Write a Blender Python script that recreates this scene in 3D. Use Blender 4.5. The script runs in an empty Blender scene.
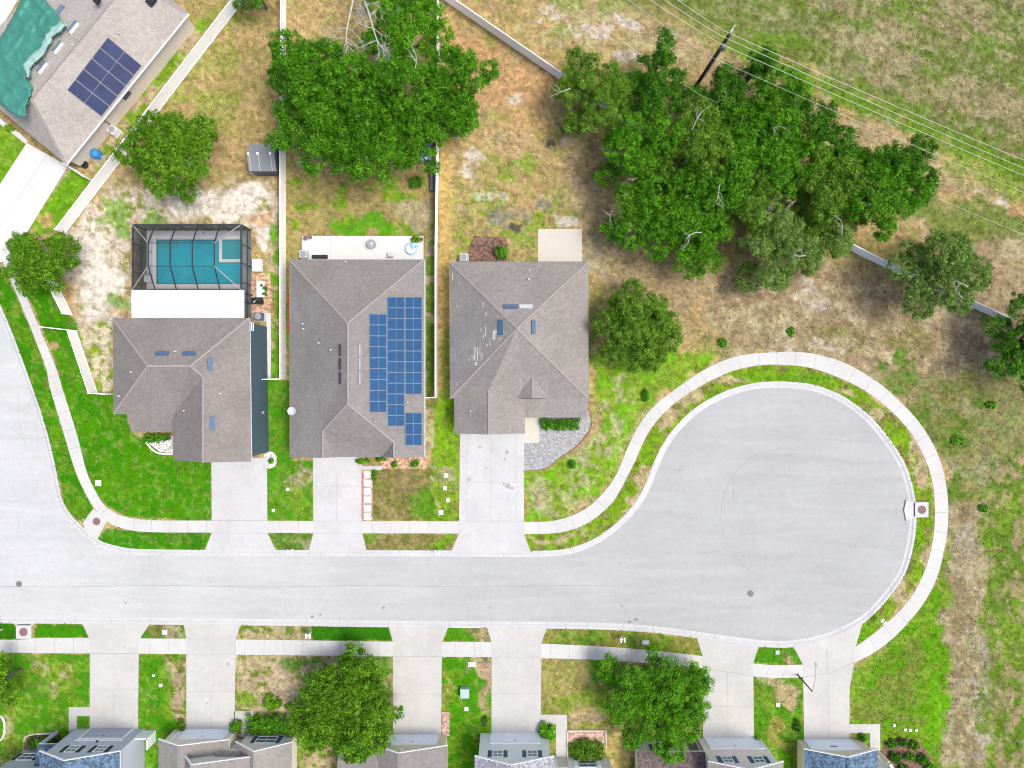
import bpy, math, random
import numpy as np
from mathutils import Vector, Matrix
from mathutils.geometry import tessellate_polygon

random.seed(7)
RNG = np.random.default_rng(11)
sc = bpy.context.scene
COL = sc.collection
H = 75.0                                   # flying height of the drone, metres
FOC = 24.1
S = H * 36.0 / FOC / 1024.0                # metres on the ground per photo pixel


def P(x, y, z=0.0):
    k = S * (H - z) / H
    return Vector(((x - 512) * k, (384 - y) * k, z))


def GX(x): return (x - 512) * S
def GY(y): return (384 - y) * S


def plane_of(a, b, c):
    n = (b - a).cross(c - a).normalized()
    if n.z < 0: n = -n
    return a, n


def on_plane(x, y, pl, off=0.0):
    """the point of a (roof) plane seen at x, y of the survey picture"""
    a, n = pl
    o = Vector((0, 0, H)); d = P(x, y, 0) - o
    t = (a + n * off - o).dot(n) / d.dot(n)
    return o + d * t


# ------------------------------------------------------------------ materials
def mat(name, col, rough=.8, var=.12, scale=3.0, big=0.0, bigscale=.25, spec=.3, bump=0.0, vor=0.0, vorscale=6.0, metal=0.0):
    m = bpy.data.materials.new(name); m.use_nodes = True
    nt = m.node_tree; N = nt.nodes; L = nt.links
    b = N['Principled BSDF']
    b.inputs['Roughness'].default_value = rough
    b.inputs['Specular IOR Level'].default_value = spec
    b.inputs['Metallic'].default_value = metal
    g = N.new('ShaderNodeNewGeometry')
    cur = None
    rgb = N.new('ShaderNodeRGB'); rgb.outputs[0].default_value = (*col, 1)
    cur = rgb.outputs[0]

    def mul(fac, amt):
        nonlocal cur
        mr = N.new('ShaderNodeMapRange'); L.new(fac, mr.inputs[0])
        mr.inputs[1].default_value = .25; mr.inputs[2].default_value = .75
        mr.inputs[3].default_value = 1 - amt; mr.inputs[4].default_value = 1 + amt
        v = N.new('ShaderNodeVectorMath'); v.operation = 'SCALE'
        L.new(cur, v.inputs[0]); L.new(mr.outputs[0], v.inputs['Scale'])
        cur = v.outputs[0]
    if var:
        n = N.new('ShaderNodeTexNoise'); n.inputs['Scale'].default_value = scale; n.inputs['Detail'].default_value = 6
        n.inputs['Roughness'].default_value = .65
        L.new(g.outputs['Position'], n.inputs['Vector']); mul(n.outputs[0], var)
    if big:
        n2 = N.new('ShaderNodeTexNoise'); n2.inputs['Scale'].default_value = bigscale; n2.inputs['Detail'].default_value = 4
        L.new(g.outputs['Position'], n2.inputs['Vector']); mul(n2.outputs[0], big)
    if vor:
        v = N.new('ShaderNodeTexVoronoi'); v.inputs['Scale'].default_value = vorscale
        L.new(g.outputs['Position'], v.inputs['Vector'])
        sp = N.new('ShaderNodeSeparateColor'); L.new(v.outputs['Color'], sp.inputs[0]); mul(sp.outputs[0], vor)
    L.new(cur, b.inputs['Base Color'])
    if bump:
        n3 = N.new('ShaderNodeTexNoise'); n3.inputs['Scale'].default_value = scale * 2; n3.inputs['Detail'].default_value = 5
        L.new(g.outputs['Position'], n3.inputs['Vector'])
        bp = N.new('ShaderNodeBump'); bp.inputs['Strength'].default_value = bump; bp.inputs['Distance'].default_value = .05
        L.new(n3.outputs[0], bp.inputs['Height']); L.new(bp.outputs[0], b.inputs['Normal'])
    return m


def ground_mat():
    m = bpy.data.materials.new('ground'); m.use_nodes = True
    nt = m.node_tree; N = nt.nodes; L = nt.links; b = N['Principled BSDF']
    b.inputs['Roughness'].default_value = .95; b.inputs['Specular IOR Level'].default_value = .1
    b.inputs['Specular IOR Level'].default_value = 0
    a = N.new('ShaderNodeAttribute'); a.attribute_name = 'soil'
    g = N.new('ShaderNodeNewGeometry')
    n = N.new('ShaderNodeTexNoise'); n.inputs['Scale'].default_value = 2.6; n.inputs['Detail'].default_value = 8; n.inputs['Roughness'].default_value = .75
    L.new(g.outputs['Position'], n.inputs['Vector'])
    mr = N.new('ShaderNodeMapRange'); L.new(n.outputs[0], mr.inputs[0])
    mr.inputs[1].default_value = .3; mr.inputs[2].default_value = .7; mr.inputs[3].default_value = .66; mr.inputs[4].default_value = 1.34
    mxr = N.new('ShaderNodeMix'); mxr.data_type = 'FLOAT'; mxr.inputs[2].default_value = 1.0
    L.new(a.outputs['Alpha'], mxr.inputs[0]); L.new(mr.outputs[0], mxr.inputs[3])
    v = N.new('ShaderNodeVectorMath'); v.operation = 'SCALE'
    L.new(a.outputs['Color'], v.inputs[0]); L.new(mxr.outputs[0], v.inputs['Scale'])
    L.new(v.outputs[0], b.inputs['Base Color'])
    n2 = N.new('ShaderNodeTexNoise'); n2.inputs['Scale'].default_value = 7; n2.inputs['Detail'].default_value = 6
    L.new(g.outputs['Position'], n2.inputs['Vector'])
    bp = N.new('ShaderNodeBump'); bp.inputs['Strength'].default_value = .6; bp.inputs['Distance'].default_value = .08
    L.new(n2.outputs[0], bp.inputs['Height']); L.new(bp.outputs[0], b.inputs['Normal'])
    return m


def leaf_mat(name, dark, mid, light):
    m = bpy.data.materials.new(name); m.use_nodes = True
    nt = m.node_tree; N = nt.nodes; L = nt.links; b = N['Principled BSDF']
    b.inputs['Roughness'].default_value = .6; b.inputs['Specular IOR Level'].default_value = .08
    a = N.new('ShaderNodeAttribute'); a.attribute_name = 'leaf_age'
    r = N.new('ShaderNodeValToRGB'); e = r.color_ramp.elements
    e[0].position = .1; e[0].color = (*dark, 1); e[1].position = .95; e[1].color = (*light, 1)
    k = e.new(.5); k.color = (*mid, 1)
    L.new(a.outputs['Fac'], r.inputs[0]); L.new(r.outputs[0], b.inputs['Base Color'])
    t = N.new('ShaderNodeBsdfTranslucent'); L.new(r.outputs[0], t.inputs[0])
    mx = N.new('ShaderNodeMixShader'); mx.inputs[0].default_value = .25
    L.new(b.outputs[0], mx.inputs[1]); L.new(t.outputs[0], mx.inputs[2])
    L.new(mx.outputs[0], N['Material Output'].inputs[0])
    return m


def screen_mat():
    m = bpy.data.materials.new('insect_screen'); m.use_nodes = True
    nt = m.node_tree; N = nt.nodes; L = nt.links; b = N['Principled BSDF']
    b.inputs['Base Color'].default_value = (.02, .03, .04, 1); b.inputs['Roughness'].default_value = .7
    t = N.new('ShaderNodeBsdfTransparent')
    lw = N.new('ShaderNodeLayerWeight'); lw.inputs[0].default_value = .5
    mr = N.new('ShaderNodeMapRange'); L.new(lw.outputs['Facing'], mr.inputs[0])
    mr.inputs[1].default_value = 0; mr.inputs[2].default_value = 1; mr.inputs[3].default_value = .17; mr.inputs[4].default_value = .8
    mx = N.new('ShaderNodeMixShader'); L.new(mr.outputs[0], mx.inputs[0])
    L.new(t.outputs[0], mx.inputs[1]); L.new(b.outputs[0], mx.inputs[2])
    L.new(mx.outputs[0], N['Material Output'].inputs[0])
    return m


M = {}
M['ground'] = ground_mat()
M['road'] = mat('road', (.352, .362, .365), .92, .06, 1.6, .06, .12, .1)
M['seam'] = mat('asphalt_seam', (.28, .285, .295), .95, .15, 3)
M['crack'] = mat('asphalt_crack', (.22, .22, .225), .95, .2, 3)


def wear_and_expose_road():
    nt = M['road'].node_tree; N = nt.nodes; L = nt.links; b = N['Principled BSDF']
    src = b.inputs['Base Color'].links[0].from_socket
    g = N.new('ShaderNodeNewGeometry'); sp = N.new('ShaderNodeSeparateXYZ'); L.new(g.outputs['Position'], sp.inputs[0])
    mr = N.new('ShaderNodeMapRange'); L.new(sp.outputs[0], mr.inputs[0])       # brighter exposure towards the left, painted into the asphalt colour
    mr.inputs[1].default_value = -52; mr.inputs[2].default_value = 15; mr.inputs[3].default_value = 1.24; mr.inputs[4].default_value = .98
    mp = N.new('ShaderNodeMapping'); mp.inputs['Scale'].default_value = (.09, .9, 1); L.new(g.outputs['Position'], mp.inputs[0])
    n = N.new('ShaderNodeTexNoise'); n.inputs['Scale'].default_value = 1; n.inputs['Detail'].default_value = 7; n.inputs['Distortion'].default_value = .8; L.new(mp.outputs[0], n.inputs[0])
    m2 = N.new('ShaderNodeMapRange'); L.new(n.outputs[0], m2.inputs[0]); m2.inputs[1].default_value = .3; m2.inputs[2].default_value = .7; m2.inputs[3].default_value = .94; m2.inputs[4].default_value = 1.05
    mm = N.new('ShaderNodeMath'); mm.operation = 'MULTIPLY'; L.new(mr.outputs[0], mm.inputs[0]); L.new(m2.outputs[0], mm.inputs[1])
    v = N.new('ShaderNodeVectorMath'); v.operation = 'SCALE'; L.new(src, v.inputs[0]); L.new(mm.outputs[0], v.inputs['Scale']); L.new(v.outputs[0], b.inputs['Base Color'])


wear_and_expose_road()
M['kerb'] = mat('kerb_concrete', (.46, .465, .465), .85, .08, 2.5, .08, .3)
M['walk'] = mat('sidewalk_concrete', (.475, .475, .46), .85, .07, 2.2, .09, .25)
M['drive'] = mat('driveway_concrete', (.45, .453, .453), .85, .07, 1.6, .10, .3)
M['drive_s'] = mat('tan_concrete', (.435, .43, .413), .85, .07, 1.6, .10, .3)
M['white_slab'] = mat('white_concrete', (.56, .56, .55), .8, .06, 1.5, .06, .3)
M['cream_slab'] = mat('cream_concrete', (.50, .48, .42), .8, .04, 1.5, .03, .3)
M['joint'] = mat('concrete_joint', (.22, .215, .21), .95, .1)
M['stain'] = mat('oil_stain', (.31, .31, .31), .9, .2, 3)
M['gravel'] = mat('grey_gravel', (.30, .305, .31), .95, .18, 6, 0, vor=.22, vorscale=8, bump=.8)
M['wgravel'] = mat('white_gravel', (.6, .58, .56), .95, .3, 6, 0, vor=.3, vorscale=5, bump=.8)
M['mulch_o'] = mat('orange_mulch', (.47, .30, .20), .95, .25, 5, .1, vor=.3, vorscale=4, bump=.8)
M['mulch_b'] = mat('brown_mulch', (.16, .095, .07), .95, .35, 5, .1, vor=.3, vorscale=4, bump=.8)
M['mulch_p'] = mat('pink_mulch', (.42, .29, .23), .95, .3, 5, .1, vor=.3, vorscale=4, bump=.8)
M['brick'] = mat('red_brick', (.36, .17, .12), .9, .2, 4)
M['shingle'] = mat('grey_shingles', (.232, .217, .203), .9, .09, 1.6, .10, .3, .15, .25, .07, 5.5)
M['shingle_c'] = mat('grey_shingles_weathered', (.208, .196, .187), .9, .09, 1.6, .10, .3, .15, .25, .07, 5.5)
M['shingle_p'] = mat('brown_grey_shingles', (.20, .185, .173), .9, .09, 1.6, .10, .3, .15, .25, .07, 5.5)
M['shingle_a'] = mat('tan_grey_shingles', (.34, .315, .29), .9, .09, 1.6, .10, .3, .15, .25, .07, 5.5)
M['shingle_blue'] = mat('slate_blue_shingles', (.085, .135, .20), .9, .3, 3.5, .08, .4, .2, .3, .35, 4.5)
M['shingle_brown'] = mat('brown_shingles', (.13, .10, .10), .9, .2, 3, .1, .4, .2, .3, .25, 5)
M['shingle_light'] = mat('pale_grey_shingles', (.27, .28, .31), .9, .2, 3, .06, .4, .2, .3, .25, 5)
M['ridge'] = mat('ridge_shingles', (.27, .245, .235), .9, .12, 3)
M['patch'] = mat('bare_felt', (.48, .47, .46), .9, .2, 4)
M['white'] = mat('white_paint', (.82, .83, .84), .5, .03, 2)
M['vinyl'] = mat('white_vinyl', (.90, .91, .93), .45, .04, 1.5, .04, .4)
M['alu'] = mat('white_aluminium', (.74, .74, .74), .45, .02, 1.5)
M['wall_b'] = mat('blue_grey_stucco', (.068, .11, .138), .9, .08, 3, .06, .3)
M['wall_a'] = mat('beige_stucco', (.70, .62, .55), .9, .06, 3, .05, .3)
M['wall_c'] = mat('pale_stucco', (.55, .51, .47), .9, .06, 3)
M['wall_e'] = mat('lilac_grey_stucco', (.45, .49, .55), .9, .05, 3, .05, .3)
M['wall_f'] = mat('cream_stucco', (.74, .68, .58), .9, .05, 3, .05, .3)
M['wall_g'] = mat('sand_stucco', (.66, .60, .43), .9, .05, 3, .05, .3)
M['wall_h'] = mat('mint_grey_stucco', (.70, .75, .73), .9, .05, 3, .05, .3)
M['wall_i'] = mat('pink_beige_stucco', (.74, .69, .63), .9, .05, 3, .05, .3)
M['wall_j'] = mat('tan_stucco', (.70, .61, .45), .9, .05, 3, .05, .3)
M['door_w'] = mat('white_garage_door', (.80, .86, .92), .5, .03, 2)
M['door_g'] = mat('grey_garage_door', (.37, .40, .46), .5, .03, 2)
M['shutter_d'] = mat('dark_shutter', (.02, .035, .045), .5, .1)
M['shutter_b'] = mat('blue_shutter', (.05, .10, .17), .5, .1)
M['glass'] = mat('window_glass', (.13, .19, .20), .08, .1, 1, spec=.6)
M['dark'] = mat('black_metal', (.02, .022, .025), .5, .1)
M['cagef'] = mat('bronze_aluminium', (.03, .042, .052), .5, .1)
M['grey'] = mat('grey_metal', (.27, .29, .31), .5, .1)
M['lgrey'] = mat('light_grey_metal', (.45, .48, .50), .5, .08)
M['screen'] = screen_mat()
M['water'] = mat('pool_water', (.022, .32, .40), .04, .12, 1.1, .12, .3, spec=.5, bump=.06)
M['spa'] = mat('spa_water', (.04, .27, .29), .04, .06, .6, spec=.5, bump=.06)
M['tile'] = mat('pool_tile', (.02, .14, .2), .3, .2, 4)
M['deck'] = mat('pool_deck', (.42, .44, .48), .8, .07, 2, .06, .4)
M['cell_b'] = mat('blue_solar_cells', (.005, .058, .155), .45, .12, 1.2, .1, .5, spec=.15)
M['cell_n'] = mat('navy_solar_cells', (.022, .035, .10), .45, .15, 1.0, .15, .5, spec=.15)
M['frame_l'] = mat('panel_frame', (.13, .23, .38), .4, .05)
M['frame_n'] = mat('navy_panel_frame', (.09, .12, .21), .4, .05)
M['vent'] = mat('blue_roof_vent', (.06, .115, .205), .5, .15)
M['vent_d'] = mat('dark_roof_vent', (.05, .052, .065), .6, .15)
M['vent_l'] = mat('grey_roof_vent', (.14, .18, .26), .5, .15)
M['pipe'] = mat('pvc_pipe', (.65, .64, .62), .6, .05)
M['tarp'] = mat('green_tarp', (.045, .215, .165), .55, .1, .9, .14, .35, spec=.35)
M['tarp_l'] = mat('mint_tarp', (.30, .47, .42), .55, .15, .9, .1, .5, spec=.35)
M['bark'] = mat('grey_bark', (.15, .12, .095), .95, .3, 5, bump=.6)
M['bare'] = mat('bleached_wood', (.42, .40, .36), .9, .2, 5)
M['wood'] = mat('creosoted_wood', (.045, .036, .03), .9, .4, 5)
M['wire'] = mat('wire', (.55, .56, .50), .5, .05)
M['iron'] = mat('cast_iron', (.15, .15, .155), .7, .2, 6)
M['rust'] = mat('rusty_iron_cover', (.20, .115, .115), .8, .25, 6)
M['green_box'] = mat('pale_green_box', (.36, .47, .45), .5, .05)
M['blue_p'] = mat('bright_blue_cover', (.04, .22, .50), .5, .1)
M['lblue'] = mat('pale_blue_plastic', (.30, .52, .66), .4, .1)
M['shed'] = mat('grey_shed_roof', (.20, .215, .225), .6, .06, 2)
M['shed_w'] = mat('grey_shed_wall', (.11, .115, .12), .7, .1)
M['shed_b'] = mat('blue_shed_roof', (.09, .15, .24), .6, .1)
M['flower'] = mat('orange_flower', (.55, .12, .05), .8, .25, 4)
M['terracotta'] = mat('terracotta', (.28, .14, .08), .8, .1)

L_OAK = leaf_mat('oak_leaves', (.026, .11, .004), (.075, .25, .009), (.18, .45, .025))
L_BRI = leaf_mat('bright_oak_leaves', (.03, .13, .004), (.085, .28, .009), (.19, .47, .025))
L_OLV = leaf_mat('olive_leaves', (.045, .115, .008), (.12, .26, .02), (.25, .45, .05))
L_DRK = leaf_mat('dark_leaves', (.021, .088, .006), (.058, .19, .011), (.14, .37, .028))
L_PAL = leaf_mat('mossy_leaves', (.065, .135, .02), (.16, .29, .05), (.32, .48, .13))
L_ELM = leaf_mat('elm_leaves', (.035, .11, .004), (.105, .265, .012), (.24, .47, .035))


# ------------------------------------------------------------------ mesh builder
class MB:
    def __init__(s): s.v = []; s.f = []; s.m = []; s.mi = 0

    def poly(s, pts, rev=False):
        i = len(s.v); s.v += [tuple(p) for p in pts]
        f = list(range(i, i + len(pts)))
        s.f.append(f[::-1] if rev else f); s.m.append(s.mi); return s

    def box(s, c, d, rz=0.0, mtx=None):
        c = Vector(c); d = Vector(d) / 2
        R = mtx if mtx is not None else Matrix.Rotation(rz, 3, 'Z')
        q = [c + R @ Vector((sx * d.x, sy * d.y, sz * d.z)) for sz in (-1, 1) for sx, sy in ((-1, -1), (1, -1), (1, 1), (-1, 1))]
        i = len(s.v); s.v += [tuple(p) for p in q]
        for f in ((0, 3, 2, 1), (4, 5, 6, 7), (0, 1, 5, 4), (1, 2, 6, 5), (2, 3, 7, 6), (3, 0, 4, 7)):
            s.f.append([i + k for k in f]); s.m.append(s.mi)
        return s

    def beam(s, a, b, w, h):
        a = Vector(a); b = Vector(b); d = (b - a); l = d.length
        if l < 1e-6: return s
        x = d / l; up = Vector((0, 0, 1)) if abs(x.z) < .95 else Vector((0, 1, 0))
        y = up.cross(x).normalized(); z = x.cross(y)
        R = Matrix((x, y, z)).transposed()
        return s.box((a + b) / 2, (l, w, h), mtx=R)

    def tube(s, pts, rad, n=6, cap=True):
        pts = [Vector(p) for p in pts]
        if not isinstance(rad, (list, tuple)): rad = [rad] * len(pts)
        i0 = len(s.v)
        for k, p in enumerate(pts):
            d = (pts[min(k + 1, len(pts) - 1)] - pts[max(k - 1, 0)]).normalized()
            up = Vector((0, 0, 1)) if abs(d.z) < .9 else Vector((1, 0, 0))
            a = d.cross(up).normalized(); b = d.cross(a)
            for j in range(n):
                t = 2 * math.pi * j / n
                s.v.append(tuple(p + (a * math.cos(t) + b * math.sin(t)) * rad[k]))
        for k in range(len(pts) - 1):
            for j in range(n):
                q = i0 + k * n
                s.f.append([q + j, q + (j + 1) % n, q + n + (j + 1) % n, q + n + j]); s.m.append(s.mi)
        if cap:
            s.f.append([i0 + j for j in range(n)]); s.m.append(s.mi)
            e = i0 + (len(pts) - 1) * n
            s.f.append([e + j for j in range(n)][::-1]); s.m.append(s.mi)
        return s

    def lathe(s, c, prof, n=16):
        c = Vector(c); i0 = len(s.v)
        for r, z in prof:
            for j in range(n):
                t = 2 * math.pi * j / n
                s.v.append((c.x + r * math.cos(t), c.y + r * math.sin(t), c.z + z))
        for k in range(len(prof) - 1):
            for j in range(n):
                q = i0 + k * n
                s.f.append([q + j, q + (j + 1) % n, q + n + (j + 1) % n, q + n + j]); s.m.append(s.mi)
        e = i0 + (len(prof) - 1) * n
        s.f.append([e + j for j in range(n)]); s.m.append(s.mi)
        return s

    def prism(s, poly, z0, z1, bottom=False):
        """poly: world x, y list"""
        a = sum(p[0] * q[1] - q[0] * p[1] for p, q in zip(poly, poly[1:] + poly[:1]))
        if a < 0: poly = poly[::-1]
        n = len(poly); i = len(s.v)
        s.v += [(p[0], p[1], z0) for p in poly] + [(p[0], p[1], z1) for p in poly]
        s.f.append([i + n + k for k in range(n)]); s.m.append(s.mi)
        for k in range(n):
            s.f.append([i + k, i + (k + 1) % n, i + n + (k + 1) % n, i + n + k]); s.m.append(s.mi)
        return s

    def build(s, name, mats, parent=None, at=None, smooth=False):
        if not isinstance(mats, (list, tuple)): mats = [mats]
        base = Vector(at) if at is not None else (wloc(parent) if parent else Vector((0, 0, 0)))
        me = bpy.data.meshes.new(name)
        me.from_pydata([(x - base.x, y - base.y, z - base.z) for x, y, z in s.v], [], s.f)
        for m in mats: me.materials.append(m)
        if len(mats) > 1: me.polygons.foreach_set('material_index', s.m)
        if smooth: me.polygons.foreach_set('use_smooth', [True] * len(me.polygons))
        me.update()
        o = bpy.data.objects.new(name, me); COL.objects.link(o)
        if parent: o.parent = parent; o.location = base - wloc(parent)
        else: o.location = base
        return o


def wloc(o):
    v = Vector(o.location)
    while o.parent: o = o.parent; v = v + Vector(o.location)
    return v


def tag(o, label=None, cat=None, group=None, kind=None):
    if label: o['label'] = label
    if cat: o['category'] = cat
    if group: o['group'] = group
    if kind: o['kind'] = kind
    return o


def thing(name, loc, label, cat, group=None):
    o = bpy.data.objects.new(name, None); COL.objects.link(o); o.location = loc; o.empty_display_size = .3
    return tag(o, label, cat, group)


def copy_tree(o, parent=None):
    c = o.copy(); COL.objects.link(c)
    if parent: c.parent = parent
    for ch in list(o.children): copy_tree(ch, c)
    return c


def struct(mb, name, m): return tag(mb.build(name, m), kind='structure')


def catmull(pts, n=5, closed=False):
    out = []; L = len(pts)
    rng = range(L if closed else L - 1)
    for i in rng:
        g = lambda k: Vector(pts[k % L] if closed else pts[max(0, min(L - 1, k))])
        p0, p1, p2, p3 = g(i - 1), g(i), g(i + 1), g(i + 2)
        for k in range(n):
            t = k / n
            out.append(tuple(.5 * ((2 * p1) + (p2 - p0) * t + (2 * p0 - 5 * p1 + 4 * p2 - p3) * t * t + (3 * p1 - p0 - 3 * p2 + p3) * t ** 3)))
    if not closed: out.append(tuple(pts[-1]))
    return out


def resample(pts, n):
    pts = [Vector(p) for p in pts]; d = [0]
    for a, b in zip(pts, pts[1:]): d.append(d[-1] + (b - a).length)
    out = []; j = 0
    for k in range(n):
        t = d[-1] * k / (n - 1)
        while j < len(d) - 2 and d[j + 1] < t: j += 1
        f = (t - d[j]) / max(1e-9, d[j + 1] - d[j]); out.append(pts[j].lerp(pts[j + 1], f))
    return out


def W2(poly): return [(GX(x), GY(y)) for x, y in poly]


# ------------------------------------------------------------------ road, kerb, walks
KERB = [(-170, 20), (-95, 150), (-40, 235), (0, 307), (30, 384), (45, 429), (54, 466), (60, 496), (67, 511), (78, 524), (96, 539), (107, 544.5), (130, 549.5), (160, 550.6), (204, 551),
        (300, 551.2), (400, 551.5), (480, 551.8), (531, 552), (562, 550.5), (587, 543.5), (609.5, 530), (627, 514), (639.5, 498), (648, 481), (654.5, 464), (663, 446), (677, 426.5), (697, 408), (719.5, 395),
        (740, 387.5), (762, 383.3), (790, 383), (815.5, 386.5), (843, 397.5), (868, 416), (888, 439), (903, 462.5), (911, 485), (914.5, 505), (915, 524), (912, 546), (906, 568), (897, 585), (880, 606),
        (861, 623), (830, 638), (795, 645.5), (768, 646), (740, 643), (697, 637), (662, 632.3), (612, 628.7), (547, 627.2), (491, 626.8), (448.5, 626.6), (388, 626), (256, 624.2), (150, 623.2), (60, 622.4), (0, 622), (-300, 621)]
kerbw = [Vector((GX(x), GY(y))) for x, y in catmull(KERB, 5)]
nk = []
for i, p in enumerate(kerbw):
    d = (kerbw[min(i + 1, len(kerbw) - 1)] - kerbw[max(i - 1, 0)]).normalized()
    nk.append(Vector((d.y, -d.x)))
prof = [(-.16, -.3), (-.14, .03), (.10, .03), (.30, -.07), (.56, -.095), (.58, -.3)]
kb = MB(); n = len(prof)
for p, q in zip(kerbw, nk):
    kb.v += [(p.x + q.x * d, p.y + q.y * d, z) for d, z in prof]
for i in range(len(kerbw) - 1):
    for j in range(n - 1):
        a = i * n + j; kb.f.append([a, a + n, a + n + 1, a + 1]); kb.m.append(0)
struct(kb, 'kerb', M['kerb'])
rd = MB(); inner = [(p.x + q.x * .5, p.y + q.y * .5, -.1) for p, q in zip(kerbw, nk)]
road_poly = inner + [(GX(-300), GY(20), -.1)]
rd.poly(road_poly, rev=False)
rr_ = random.Random(4)


def ribbon(mb, pts, w, z):
    for a, b in zip(pts, pts[1:]):
        a = Vector((*a[:2], z)); b = Vector((*b[:2], z)); d = (b - a).normalized(); q = Vector((-d.y, d.x, 0)) * w / 2
        mb.poly([a - q, b - q, b + q, a + q])


rd.mi = 1
for y in (586.5,):
    ribbon(rd, [(GX(x), GY(y + .8 * math.sin(x * .03))) for x in range(-100, 640, 20)], .05, -.096)
ribbon(rd, [(GX(783 + 62 * math.cos(t * .21)), GY(515 + 66 * math.sin(t * .21))) for t in range(9, 24)], .05, -.096)
rd.mi = 2
for k in range(12):
    x, y = rr_.choice([(rr_.uniform(20, 560), rr_.uniform(562, 614)), (rr_.uniform(690, 880), rr_.uniform(420, 600)), (rr_.uniform(560, 700), rr_.uniform(560, 615)), (rr_.uniform(0, 40), rr_.uniform(400, 560))])
    a = rr_.uniform(-.4, .4) + rr_.choice((0, 0, 1.5)); pts = [(GX(x), GY(y))]
    for j in range(rr_.randint(4, 12)):
        a += rr_.gauss(0, .35); pts.append((pts[-1][0] + math.cos(a) * .35, pts[-1][1] + math.sin(a) * .35))
    ribbon(rd, pts, rr_.uniform(.012, .03), -.092)
for (x, y, r) in [(125, 603, .14), (133, 599, .08), (112, 591, .06), (622, 606, .13), (383, 608, .16), (490, 608, .1), (630, 622, .2), (636, 619.5, .25), (312, 617, .2), (320, 615, .15), (210, 582, .07), (744, 556, .1), (680, 470, .12)]:
    c = (GX(x), GY(y)); rd.poly([(c[0] + math.cos(j * .628) * r * (1 + .3 * math.sin(j * 2.3 + x)), c[1] + math.sin(j * .628) * r * .7 * (1 + .2 * math.cos(j * 1.7)), -.093) for j in range(10)])
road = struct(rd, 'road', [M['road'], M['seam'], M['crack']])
# gutter seams across the kerb and darker repair streaks in the asphalt
gs = MB()
acc = 0
for i in range(1, len(kerbw) - 1):
    acc += (kerbw[i] - kerbw[i - 1]).length
    if acc > 3.2:
        acc = 0; p = kerbw[i]; q = nk[i]; t = Vector((-q.y, q.x)) * .012
        for (d0, z0), (d1, z1) in zip(prof[1:4], prof[2:5]):
            gs.poly([(p.x + q.x * d0 - t.x, p.y + q.y * d0 - t.y, z0 + .004), (p.x + q.x * d1 - t.x, p.y + q.y * d1 - t.y, z1 + .004),
                     (p.x + q.x * d1 + t.x, p.y + q.y * d1 + t.y, z1 + .004), (p.x + q.x * d0 + t.x, p.y + q.y * d0 + t.y, z0 + .004)], True)
struct(gs, 'kerb_joints', M['joint'])

SIDE = [
    ([(-14, 225), (15, 289.5), (46, 367), (49, 384), (64, 434), (77.5, 476.5), (93, 506), (107, 521.5), (125, 529), (150, 532), (212, 532.5), (330, 533), (460, 533.4), (524, 534), (559.5, 532.5), (587, 523.5), (612, 503), (624.5, 482), (636, 459), (647, 434.5), (662, 415), (682, 397.5), (702, 385.5), (712, 379.7), (737, 369.5), (768, 364.6), (805.5, 366.8), (830, 374.2), (858, 386.5), (880.5, 402), (903, 423), (918, 445), (929, 469), (934, 494), (934.5, 524), (930.5, 551.5), (922, 577), (908, 601), (885.5, 624), (854, 648)],
     [(-2, 220), (25, 292), (57, 370), (61, 384), (77, 434), (87.5, 474), (102, 502), (112, 511), (125, 516.5), (150, 520), (212, 520.6), (330, 521), (460, 521.3), (524, 522), (557, 520), (584.5, 509.5), (604.5, 491.5), (617, 473), (627, 449), (639.5, 424), (654.5, 405.5), (670, 393), (684.5, 382.5), (697, 374), (712, 365.5), (737, 356), (768, 352.5), (805.5, 352.5), (843, 362), (878, 382.5), (900.5, 402), (920.5, 424), (935.5, 449), (944, 474), (948, 501.5), (947.5, 529), (943, 554), (937, 577), (923, 604), (898, 633.5), (875.5, 651.5), (854, 663)], 66, 'walk'),
    ([(-60, 640), (20, 639.5), (36, 638), (90, 638), (186, 638.7), (300, 640.2), (392, 641.5), (491, 642), (541, 643.5), (612, 647), (662, 651.5), (703, 656)],
     [(-60, 652), (20, 652.5), (36, 653), (90, 653.3), (186, 654), (300, 655.3), (392, 656.3), (491, 657), (541, 658), (612, 660.3), (662, 664.5), (703, 668)], 42, 'walk'),
    ([(752, 663), (775, 665.2), (804, 664.5)], [(752, 676), (775, 678), (804, 677)], 4, 'walk')]
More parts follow.
